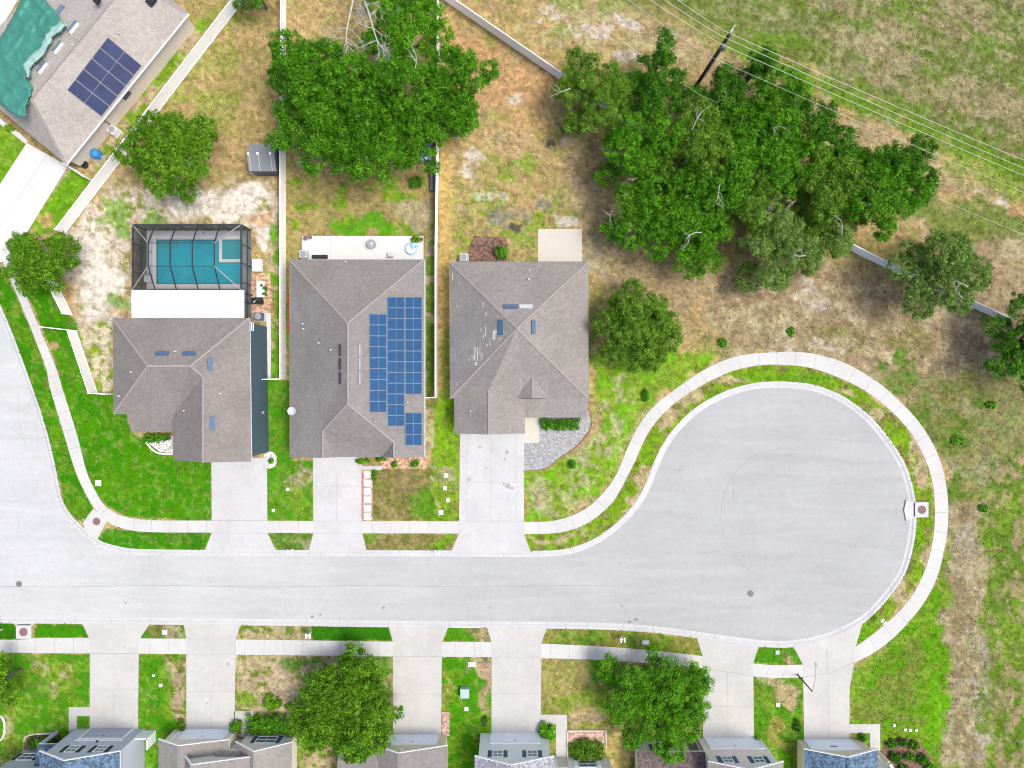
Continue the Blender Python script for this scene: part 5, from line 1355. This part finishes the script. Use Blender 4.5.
shrub('bush', 573, 465, 4.2, 5, .9, L_DRK, 'small dark bush on the straw lawn below the gravel bed', 17, tint=.1)
shrub('bush', 646, 396, 3.6, 7, .8, L_DRK, 'narrow dark bush on the lawn left of the curving walk', 18, tint=.1)
shrub('bush', 722, 343, 5.5, 5, .35, L_OAK, 'dark weed bush in the dry yard above the curving walk', 19, tint=.15)
shrub('bush', 791, 332, 3.6, 6, .35, L_OAK, 'dark green sprout beside the pale sand patch', 20, tint=.1)
shrub('bush', 984, 508, 5, 4.2, .35, L_OAK, 'dark round weed in the rough field right of the storm inlet', 21, tint=.1)
shrub('bush', 992, 405, 6, 4, .35, L_OAK, 'dark green weed patch in the rough field at the far right', 22, tint=.1)
shrub('bush', 958, 441, 7, 6, .35, L_OAK, 'dark weedy bush outside the bend of the walk', 23, tint=.15)
shrub('bush', 798, 727, 3.8, 8, .8, L_DRK, 'dark bush along the left edge of the tan house drive', 24, tint=0)
shrub('bush', 863, 738, 4.5, 4, .7, L_DRK, 'small dark bush boxed in by the tan house walk', 25)
shrub('bush', 757, 740, 3, 4, .6, L_OLV, 'small pale bush by the pinkish-beige garage corner', 26)
shrub('bush', 379, 734, 6, 8, 1.1, L_DRK, 'dark bush beside the left edge of the sand house drive', 27, tint=-.1)
shrub('bush', 259, 729, 4, 6, 1.3, L_OAK, 'upright bush between the cream house walk and the long hedge', 28)
shrub('bush', 485, 722, 3.4, 6, .6, L_PAL, 'dry grey-brown shrub left of the mint house drive', 29, tint=-.2)
shrub('bush', 9, 128, 5, 4, .6, L_ELM, 'low yellow-green shrubs at the entry of the corner house', 30, tint=.3)
shrub('bush', 181, 726, 4, 8, .6, L_OLV, 'low weedy shrub left of the cream house drive', 31)
shrub('bush', 271, 461, 2.2, 3, .5, L_OAK, 'tiny plant in the white ring bed at the drive corner', 33)
for i, (x, y, rx, ry) in enumerate([(891, 744, 5.5, 5), (903, 742, 5.5, 5), (914, 746, 6, 5), (896, 757, 7, 6), (910, 757, 6, 5), (922, 760, 7, 6), (929, 768, 6, 5), (905, 769, 7, 5), (887, 766, 5, 6)]):
    shrub('agave_plant', x, y, rx, ry, .7, L_DRK if i % 2 else L_OAK, ['dark rounded plant nearest the tan house walk in the bed', 'rounded plant second along the top of the bed', 'rounded plant at the top right end of the bed', 'rounded plant in the left middle of the bed', 'rounded plant in the centre of the bed', 'rounded plant at the right middle of the bed', 'rounded plant at the lower right end of the bed', 'rounded plant at the bottom middle of the bed', 'rounded plant at the bottom left by the porch'][i] + ' beside the tan house', 60 + i, group='plants in the bed beside the tan house', cat='plant', tint=-.15)
sw_ = shrub('flowering_hedge', 290, 312, 2.4, 19, .9, L_OAK, 'narrow strip of orange-red flowers along the fence left of the array house', 32, True, 'flowers', tint=-.1)
fl = MB()
for k in range(420):
    p = P(290 + rnd.uniform(-2.3, 2.3), 312 + rnd.uniform(-18.5, 18.5), rnd.uniform(.75, 1.15)); s_ = rnd.uniform(.07, .13)
    fl.lathe(p, [(.01, -.03), (s_, .02), (s_ * .3, .05)], 6)
fl.build('blossom', M['flower'], sw_)


# ------------------------------------------------------------------ utility pole, wires, lamp
po = thing('utility_pole', P(690, 95), 'tall dark wooden utility pole rising out of the fence clump', 'utility pole')
MB().tube([P(690, 95, 0), P(690, 95, 0) + Vector((0.1, 0, 6)), P(690, 95, 0) + Vector((.2, 0, 13.2))], [.22, .19, .15], 10).build('pole', M['wood'], po)
tp_ = P(690, 95, 0) + Vector((.2, 0, 13.2)); wd = Vector((.86, -.5, 0)); wn = Vector((.5, .86, 0))
MB().beam(tp_ + Vector((0, 0, -.1)) - wn * .15, tp_ + wn * .75 + Vector((0, 0, -.1)), .12, .14).build('crossarm', M['lgrey'], po)
for o_ in (wn * .7, wn * .08): MB().lathe(tp_ + o_, [(.03, 0), (.07, .05), (.05, .12), (.08, .16), (.03, .26)], 8).build('insulator', M['white'], po)
MB().tube([tp_ + Vector((.14, -.1, -.5)), tp_ + Vector((.12, -.14, -9))], .035, 6).build('conduit', M['lgrey'], po)
tf = MB(); tf.lathe(tp_ + Vector((-.1, -.35, -2.3)), [(.02, 0), (.22, .02), (.24, .1), (.24, .75), (.2, .82), (.05, .86)], 12); tf.build('transformer', M['iron'], po)
WI = [((590, -67), (723.5, 30.5, 13.35), (1200, 232), 'highest overhead wire, the outermost of the three running past the pole top'),
      ((590, -55), (720.5, 35.5, 13.0), (1200, 241), 'middle overhead wire of the three at the pole top'),
      ((560, -63), (720, 43.5, 12.3), (1200, 248), 'innermost overhead wire of the three at the pole top'),
      ((530, -75), (708, 55.5, 9.9), (1200, 265), 'faint single cable strung below the three wires'),
      ((440, -93), (700, 95, 5.2), (1200, 308), 'lowest cable passing behind the fence clump treetops')]
for k, (a, p, c, lb) in enumerate(WI):
    w = []
    for (q0, q1) in (((*a, p[2] - .2), p), (p, (*c, p[2] - .2))):
        A_, B_ = P(*q0), P(*q1)
        for t in range(25): w.append(A_.lerp(B_, t / 24) - Vector((0, 0, 1.6 * (t / 24) * (1 - t / 24))))
    w = w[:25] + w[26:]
    tag(MB().tube(w, .020 if k < 3 else .014, 6).build('overhead_wire', M['wire'], at=w[0]), lb, 'wire', 'overhead wires along the field edge')
sl = thing('street_lamp', P(797.5, 674.5), 'slim dark street lamp with a long arm over the rightmost drive', 'street lamp')
b0 = P(797.5, 674.5); tpz = 4.0; b1 = b0 + Vector((0, 0, tpz))
b1 = P(812.2, 691.5, tpz); MB().tube([b0, (b0 + b1) / 2, b1], [.09, .075, .06], 8).build('pole', M['dark'], sl)
e1 = P(816, 666.5, 4.5); MB().tube([b1, b1.lerp(e1, .5) + Vector((0, 0, .25)), e1], [.035, .03, .03], 6).build('arm', M['grey'], sl)
MB().box(e1 + Vector((0, .1, -.03)), (.2, .5, .12)).build('lamp_head', M['grey'], sl)

# ------------------------------------------------------------------ small things
# twin mailboxes
mbx = thing('mailbox', P(293, 549), '', 'mailbox', 'white twin mailboxes along the kerb'); c = mbx.location
MB().box((c.x, c.y, .55), (.1, .1, 1.1)).build('post', M['white'], mbx); MB().box((c.x, c.y, 1.08), (.5, .1, .08)).build('crossbar', M['white'], mbx)
for sx_ in (-.2, .2):
    m_ = MB(); pts = [Vector((c.x + sx_ + .09 * math.cos(t), 0, 1.22 + .1 * math.sin(t))) for t in [k * math.pi / 6 for k in range(7)]] + [Vector((c.x + sx_ - .09, 0, 1.12)), Vector((c.x + sx_ + .09, 0, 1.12))]
    f0 = [(p.x, c.y - .24, p.z) for p in pts]; f1 = [(p.x, c.y + .24, p.z) for p in pts]
    m_.poly(f0); m_.poly(f1, True)
    for i in range(len(pts)): j = (i + 1) % len(pts); m_.poly([f0[i], f1[i], f1[j], f0[j]])
    bx_ = m_.build('letter_box', M['white'], mbx)
    MB().box((c.x + sx_, c.y - .245, 1.2), (.14, .02, .14)).build('door', M['lgrey'], bx_)
mlab = ['white twin mailbox at the kerb left of the array house drive', 'white twin mailbox at the kerb left of the pyramid roof house drive', 'white twin mailbox where straw verge meets dark green verge',
        'white twin mailbox on the verge above the broad leafy street tree', 'white twin mailbox tilted on the verge at the bottom right of the turning circle', 'white twin mailbox cut by the left edge beside the storm inlet']
for k, (x, y, a) in enumerate([(293, 549, 0), (438.5, 549.5, 0), (311, 632, 0), (621, 636, .1), (877.5, 618, -.85), (2.5, 629, -.4)]):
    o = mbx if k == 0 else copy_tree(mbx)
    o.location = P(x, y); o.rotation_euler = (0, 0, a); o['label'] = mlab[k]

# storm inlets: concrete top with an iron lid
si = thing('storm_inlet', P(921, 509.5), '', 'storm drain', 'square concrete storm inlets at the kerb'); c = si.location
MB().box((c.x, c.y, .06), (1.45, 1.65, .2)).build('top_slab', M['kerb'], si); MB().lathe((c.x - .0, c.y, .15), [(.46, 0), (.46, .025), (.44, .035)], 24).build('lid', M['rust'], si); MB().box((c.x - .76, c.y, .04), (.08, 1.4, .15)).build('throat', M['dark'], si)
o = copy_tree(si); o.location = P(24.5, 631.5); o.rotation_euler = (0, 0, -math.pi / 2)
si['label'] = 'square storm inlet with rusty lid on the right side of the turning circle'; o['label'] = 'square storm inlet with rusty lid on the lower kerb at the left edge'
slab('inlet_apron', [(906, 500), (917, 503), (917, 516), (906, 521), (904, 510)], M['kerb'], .045)
slab('inlet_apron', [(13, 622), (36, 622), (31, 627), (18, 627)], M['kerb'], .045)
for x, y, m, lb, r, nm in [(19, 584, 'iron', 'grey manhole cover in the road near the left edge', .32, 'manhole_cover'), (750.5, 593.5, 'iron', 'grey manhole cover inside the turning circle', .34, 'manhole_cover'), (96.5, 521.5, 'rust', 'rusty round manhole lid on the corner walk ramp', .42, 'manhole_cover')]:
    z = -.097 if m == 'iron' else .036
    t_ = thing(nm, P(x, y, z), lb, 'manhole cover'); c = t_.location
    MB().lathe(c, [(r, -.02), (r, .012), (r * .9, .016)], 24).build('ring', M['iron'], t_); MB().lathe(c + Vector((0, 0, .017)), [(r * .86, 0), (r * .86, .012)], 24).build('lid', M[m], t_)
# pads, boxes and capped stubs in the verges
def cap(x, y, w, lb, m='white', d=None, hgt=.14, nm='utility_box', group=None):
    t_ = thing(nm, P(x, y), lb, 'utility box', group); c = t_.location; d = d or w
    MB().box((c.x, c.y, hgt / 2 - .03), (w, d, hgt + .06)).build('body', M[m], t_); MB().box((c.x, c.y, hgt + .012), (w * .9, d * .9, .024)).build('lid', M[m], t_)


cap(465, 691, .95, 'pale green transformer cabinet on the green strip left of the mint house', 'green_box', 1.0, .7, 'transformer_cabinet')
cap(472, 664, .75, 'white meter box near the walk between two drives', 'white', .5)
cap(466.5, 708.5, .42, 'small white box on the grass below the green cabinet')
cap(645, 642, .75, 'flat grey box set in the verge above the broad street tree', 'lgrey', .45)
cap(98.5, 483, .6, 'white square box on the lawn inside the corner walk')
cap(446, 475.5, .46, 'topmost of the white boxes left of the pyramid house drive')
cap(445, 488, .42, 'second white box down, left of the pyramid house drive, with a dark hole'); cap(448, 500, .38, 'third white box down, left of the pyramid house drive'); cap(441, 512, .5, 'lowest white box left of the pyramid house drive')
cap(161, 685, .34, 'white box on the green strip between the lilac and cream house drives'); cap(165, 632, .5, 'white plate in the verge between the lilac and cream house drives')
cap(288, 489, .32, 'small white box on the bright lawn left of the array house drive'); cap(777.5, 704.5, .42, 'white round-topped box between the two right-hand drives'); cap(777, 652, .45, 'pale green plate in the verge left of the lamp', 'green_box'); cap(273.5, 510, .28, 'tiny white cap on the lawn right of the pool house drive')
cap(154, 675, .22, 'tiny white cap on the green strip above the bigger white box')
for k, (x, y) in enumerate([(894, 725), (905, 729.5), (910, 730), (916, 730)]): cap(x, y, .26, 'white stone in a short row on the lawn right of the tan house', nm='garden_stone', hgt=.1, group='white stones on the lawn')
# stepping stones
stp = None
for k in range(6):
    y = 474.5 + 8.4 * k
    if stp is None: stp = thing('stepping_stone', P(367.5, y), '', 'paving stone', 'stepping stones beside the array house drive'); c = stp.location; MB().box((c.x, c.y, .03), (.78, .74, .09)).build('slab', M['white_slab'], stp); o = stp
    else: o = copy_tree(stp); o.location = P(367.5, y)
    o['label'] = ['stepping stone nearest the array house front door', 'second stepping stone down from the front door', 'third stepping stone down beside the drive', 'fourth stepping stone down beside the drive', 'fifth stepping stone down beside the drive', 'stepping stone nearest the public walk'][k]
eb = MB(); 
for k in range(22): eb.box(P(362.3, 472 + 2.2 * k, .06), (.1, .2, .1))
tag(eb.build('brick_edging', M['brick'], at=P(362.3, 495)), 'row of small red bricks between the array house drive and stepping stones', 'edging')
se_ = MB(); pts = [(24, 741), (26, 736.5), (31, 734.5), (40, 733.8), (50, 733.5), (57, 733)]
for p in resample([P(x, y, .08) for x, y in pts], 24): se_.lathe(p, [(.1, -.1), (.1, .08), (.05, .14)], 8)
tag(se_.build('scalloped_edging', M['cream_slab'], at=P(40, 734)), 'white scalloped stone edging around the lilac house hedge', 'edging')
se_ = MB(); pts = [P(x, y, .06) for x, y in catmull([(146, 441.5), (151, 448), (157, 452.5), (165, 454), (173, 454)], 4)]
for a, b in zip(pts, pts[1:]): se_.beam(a, b, .2, .14)
tag(se_.build('bed_edging', M['white_slab'], at=pts[0]), 'curved white kerb around the white stones in front of the pool house', 'edging')
se_ = MB(); pts = [P(0 + 5 * math.cos(t), 728 + 12 * math.sin(t), .06) for t in [(-1.5 + k * .3) for k in range(11)]]
for a, b in zip(pts, pts[1:]): se_.beam(a, b, .2, .16)
tag(se_.build('bed_edging', M['white_slab'], at=pts[0]), 'white round kerb cut off by the left edge on the lilac house lawn', 'edging')
se_ = MB(); pts = [P(x, y, .08) for x, y in [(567.5, 758), (567.5, 730.8), (605.5, 730.8), (606.5, 746)]]
for a, b in zip(pts, pts[1:]): se_.beam(a, b, .14, .16)
tag(se_.build('bed_edging', M['cream_slab'], at=pts[0]), 'cream kerb framing the pink mulch beside the mint house walk', 'edging')


# air conditioners
def ac(x, y, lb, m='lgrey', rz=0.0):
    t_ = thing('air_conditioner', P(x, y), lb, 'air conditioner'); c = t_.location
    MB().box((c.x, c.y, .04), (1.0, 1.0, .12), rz).build('pad', M['kerb'], t_); MB().box((c.x, c.y, .5), (.8, .8, .8), rz).build('casing', M[m], t_)
    MB().lathe((c.x, c.y, .9), [(.36, 0), (.36, .03), (.30, .04), (.30, .01), (.1, .01), (.1, .05)], 20).build('fan_guard', M['grey'], t_)


ac(116.5, 132.5, 'white air conditioner beside the corner house wall and the diagonal fence', 'white', .9); ac(261, 317, 'grey-blue air conditioner on the paving behind the pool house wall', 'vent'); ac(305.5, 255.5, 'air conditioner on the left end of the white patio', 'lgrey'); ac(464, 258.5, 'air conditioner at the back corner of the pyramid house', 'lgrey')
# sheds
sh = thing('garden_shed', P(262, 160), 'grey metal-roofed garden shed against the white fence', 'shed'); c0 = P(248.5, 143, 2.2)
x0, x1, ya, yb = P(248.5, 0, 2.2).x, P(276, 0, 2.2).x, P(0, 144, 2.2).y, P(0, 171, 2.2).y; ym = P(0, 153.5, 2.75).y
w = MB(); f = [(yb + .12, -.05), (ya - .12, -.05), (ya - .12, 2.05), (ym, 2.6), (yb + .12, 2.05)]
w.poly([(x0 + .12, a, z) for a, z in f]); w.poly([(x1 - .12, a, z) for a, z in f], True); w.poly([(x0 + .12, yb + .12, 0), (x1 - .12, yb + .12, 0), (x1 - .12, yb + .12, 2.05), (x0 + .12, yb + .12, 2.05)]); w.poly([(x0 + .12, ya - .12, 0), (x1 - .12, ya - .12, 0), (x1 - .12, ya - .12, 2.05), (x0 + .12, ya - .12, 2.05)], True)
w.build('wall', M['shed_w'], sh)
r_ = MB(); r_.poly([(x0, ya, 2.1), (x0, ym, 2.72), (x1, ym, 2.72), (x1, ya, 2.1)]); r_.poly([(x0, ym, 2.72), (x0, yb, 2.1), (x1, yb, 2.1), (x1, ym, 2.72)]); r_.poly([(x0, ya, 2.04), (x1, ya, 2.04), (x1, ym, 2.66), (x0, ym, 2.66)]); r_.poly([(x0, ym, 2.66), (x1, ym, 2.66), (x1, yb, 2.04), (x0, yb, 2.04)])
ro = r_.build('roof', M['shed'], sh)
for k in (.08, .42, .86): MB().beam((x0 + (x1 - x0) * k, yb, 2.13), (x0 + (x1 - x0) * k, ym, 2.75), .06, .04).build('roof_seam', M['lgrey'], ro)
for k in (.06, .4, .85): MB().box((x0 + (x1 - x0) * k, ym, 2.77), (.22, .26, .08)).build('ridge_bracket', M['white'], ro)
pf = thing('picket_edging', P(262, 173), 'low white picket edging in front of the grey shed', 'edging'); 
for k in range(9): q = P(252 + 2.9 * k, 174, 0); MB().box((q.x, q.y, .2), (.2, .05, .4)).lathe((q.x, q.y, .4), [(.1, 0), (.01, .12)], 4).build('picket', M['white'], pf)
bs_ = thing('blue_shed', P(427, 157), 'small blue-roofed shed under the oaks beside the slim fence', 'shed'); c = bs_.location
MB().box((c.x, c.y, .8), (1.1, 1.5, 1.6)).build('wall', M['lblue'], bs_); rb = MB(); rb.box((c.x, c.y + .2, 1.75), (1.3, 1.5, .1)); rb.build('roof', M['shed_b'], bs_); MB().box((c.x, c.y - .78, .9), (1.2, .06, 1.5)).build('door', M['green_box'], bs_)
cap(433.5, 183, .65, 'long dark storage box against the slim fence by the round bush', 'shed_w', 1.9, .5, 'storage_box')
# side clutter at the corner house
bb = thing('covered_grill', P(97.5, 155), 'bright blue covered heap by the corner house wall', 'cover'); c = bb.location
MB().lathe(c, [(.62, 0), (.6, .45), (.45, .75), (.2, .85), (.02, .86)], 7).build('cover', M['blue_p'], bb); MB().box(c + Vector((.15, -.35, .1)), (.9, .3, .2), .6).build('base', M['lblue'], bb)
hr = thing('hose_reel', P(86, 165.5), 'round black hose reel at the corner house side gate', 'hose reel'); c = hr.location
MB().lathe(c, [(.32, .1), (.4, .2), (.4, .35), (.3, .45), (.18, .4), (.18, .3)], 18).build('hose', M['dark'], hr); MB().box(c + Vector((0, 0, .15)), (.5, .12, .3), .5).build('stand', M['grey'], hr)
# clutter beside the pool cage
cap(258.5, 266, .95, 'plain white chest beside the right wall of the pool cage', 'white', 1.35, .6, 'storage_chest')
tb_ = thing('potting_table', P(263, 290), 'white table with plants and odds and ends right of the lanai', 'table'); c = tb_.location
MB().box((c.x, c.y, .72), (.85, 1.75, .07)).build('tabletop', M['white'], tb_)
for a in (-.35, .35):
    for b in (-.8, .8): MB().box((c.x + a, c.y + b, .34), (.07, .07, .68)).build('leg', M['white'], tb_)
for k, (x, y) in enumerate([(262.5, 286), (265, 288.5), (264.5, 294)]):
    shrub('potted_plant', x, y, 1.8, 1.8, 1.1, L_OAK, ['potted plant at the far end of the white potting table', 'potted plant in the middle of the white potting table', 'potted plant at the near end of the white potting table'][k], 90 + k, cat='plant', leaf=.08)
gl = thing('grill', P(260, 302), 'black grill below the white potting table', 'grill'); c = gl.location
for a in (-.38, .38): MB().box((c.x + a, c.y, .35), (.06, .5, .7)).build('leg', M['dark'], gl)
MB().box((c.x, c.y, .8), (1.15, .62, .26)).build('body', M['dark'], gl); MB().tube([(c.x - .5, c.y + .1, .95), (c.x, c.y + .1, .98), (c.x + .5, c.y + .1, .95)], [.24, .3, .24], 10).build('hood', M['dark'], gl); MB().box((c.x - .15, c.y - .1, 1.24), (.3, .12, .03), .8).build('handle', M['lgrey'], gl)
# white patio
pt = thing('patio_table', P(372.5, 245), 'round dark table in the middle of the white patio', 'table'); c = pt.location
MB().lathe(c, [(.08, .04), (.42, .05), (.42, .07), (.05, .1), (.05, .66), (.48, .68), (.48, .72)], 24).build('table', M['grey'], pt); MB().lathe(c + Vector((.05, 0, .725)), [(.12, 0), (.13, .1), (.02, .12)], 10).build('bowl', M['white'], pt)
for k, (x, y) in enumerate([(306.5, 238.7), (311, 237.8)]):
    q = thing('plant_pot', P(x, y), ['larger dark pot on the back left corner of the white patio', 'smaller dark pot beside it on the back edge of the white patio'][k], 'pot'); c = q.location
    MB().lathe(c, [(.14, .03), (.24 - .05 * k, .35), (.26 - .05 * k, .4), (.2 - .05 * k, .4), (.18 - .05 * k, .32)], 14).build('pot', M['iron'], q); MB().lathe(c + Vector((0, 0, .33)), [(.18 - .05 * k, 0), (.02, .03)], 10).build('soil', M['mulch_b'], q)
kp = thing('paddling_pool', P(411.5, 249), 'pale blue round paddling pool on the right end of the white patio', 'paddling pool'); c = kp.location
MB().tube([c + Vector((.58 * math.cos(t * .2618), .58 * math.sin(t * .2618), .17)) for t in range(25)], .1, 8, False).build('ring', M['lblue'], kp); MB().lathe(c, [(.55, .05), (.54, .14)], 20).build('water', M['white'], kp); MB().box(c + Vector((.35, .35, .35)), (.6, .5, .3), .6).build('slide', M['lblue'], kp)
shrub('potted_plant', 416, 239, 4.2, 3.6, .9, L_ELM, 'leafy green potted plant at the back right of the white patio', 95, cat='plant', leaf=.16)
q = thing('plant_pot', P(421.5, 240), 'brown clay pot at the back right corner of the white patio', 'pot'); c = q.location; MB().lathe(c, [(.12, .03), (.22, .38), (.24, .4), (.18, .4), (.16, .3)], 14).build('pot', M['terracotta'], q); MB().lathe(c + Vector((0, 0, .3)), [(.16, 0), (.02, .02)], 10).build('soil', M['mulch_b'], q)
bn = thing('bench', P(321, 257.5), 'long dark bench on the white patio against the array house', 'bench'); c = bn.location; MB().box((c.x, c.y, .45), (1.7, .4, .08)).build('seat', M['dark'], bn)
for a in (-.7, .7): MB().box((c.x + a, c.y, .24), (.08, .36, .36)).build('leg', M['dark'], bn)
ch = thing('patio_chair', P(391, 255.5), 'white garden chair on the white patio against the array house', 'chair'); c = ch.location
MB().box((c.x, c.y, .42), (.55, .55, .05)).build('seat', M['lgrey'], ch); MB().box((c.x, c.y - .26, .7), (.55, .05, .5)).build('backrest', M['lgrey'], ch)
for a in (-.24, .24):
    for b in (-.24, .24): MB().box((c.x + a, c.y + b, .22), (.05, .05, .36)).build('leg', M['lgrey'], ch)
# ------------------------------------------------------------------ camera, light, world
cam = bpy.data.cameras.new('camera'); co_ = bpy.data.objects.new('camera', cam); COL.objects.link(co_)
co_.location = (0, 0, H); cam.lens = FOC; cam.sensor_width = 36; cam.clip_end = 3000; sc.camera = co_
EL, AZ = 65, 95
d = Vector((math.cos(math.radians(EL)) * math.sin(math.radians(AZ)), math.cos(math.radians(EL)) * math.cos(math.radians(AZ)), math.sin(math.radians(EL))))
sun = bpy.data.lights.new('sun', 'SUN'); sun.energy = 1.45; sun.angle = math.radians(20); sun.color = (1, .97, .89)
so_ = bpy.data.objects.new('sun', sun); COL.objects.link(so_); so_.rotation_euler = d.to_track_quat('Z', 'Y').to_euler(); so_.location = (0, 0, 60)
w = bpy.data.worlds.new('World'); sc.world = w; w.use_nodes = True; nt = w.node_tree
sky = nt.nodes.new('ShaderNodeTexSky'); sky.sky_type = 'NISHITA'; sky.sun_disc = False; sky.sun_elevation = math.radians(EL); sky.sun_rotation = math.radians(AZ); sky.dust_density = 4; sky.air_density = .8; sky.ozone_density = .15
nt.links.new(sky.outputs[0], nt.nodes['Background'].inputs[0]); nt.nodes['Background'].inputs[1].default_value = .15
sc.view_settings.view_transform = 'Standard'; sc.view_settings.look = 'None'; sc.view_settings.gamma = 1; sc.view_settings.use_curve_mapping = False
sc.view_settings.exposure = .73
sc.render.engine = 'CYCLES'; sc.cycles.filter_width = 1.05; sc.cycles.max_bounces = 6; sc.cycles.diffuse_bounces = 3; sc.cycles.transparent_max_bounces = 10
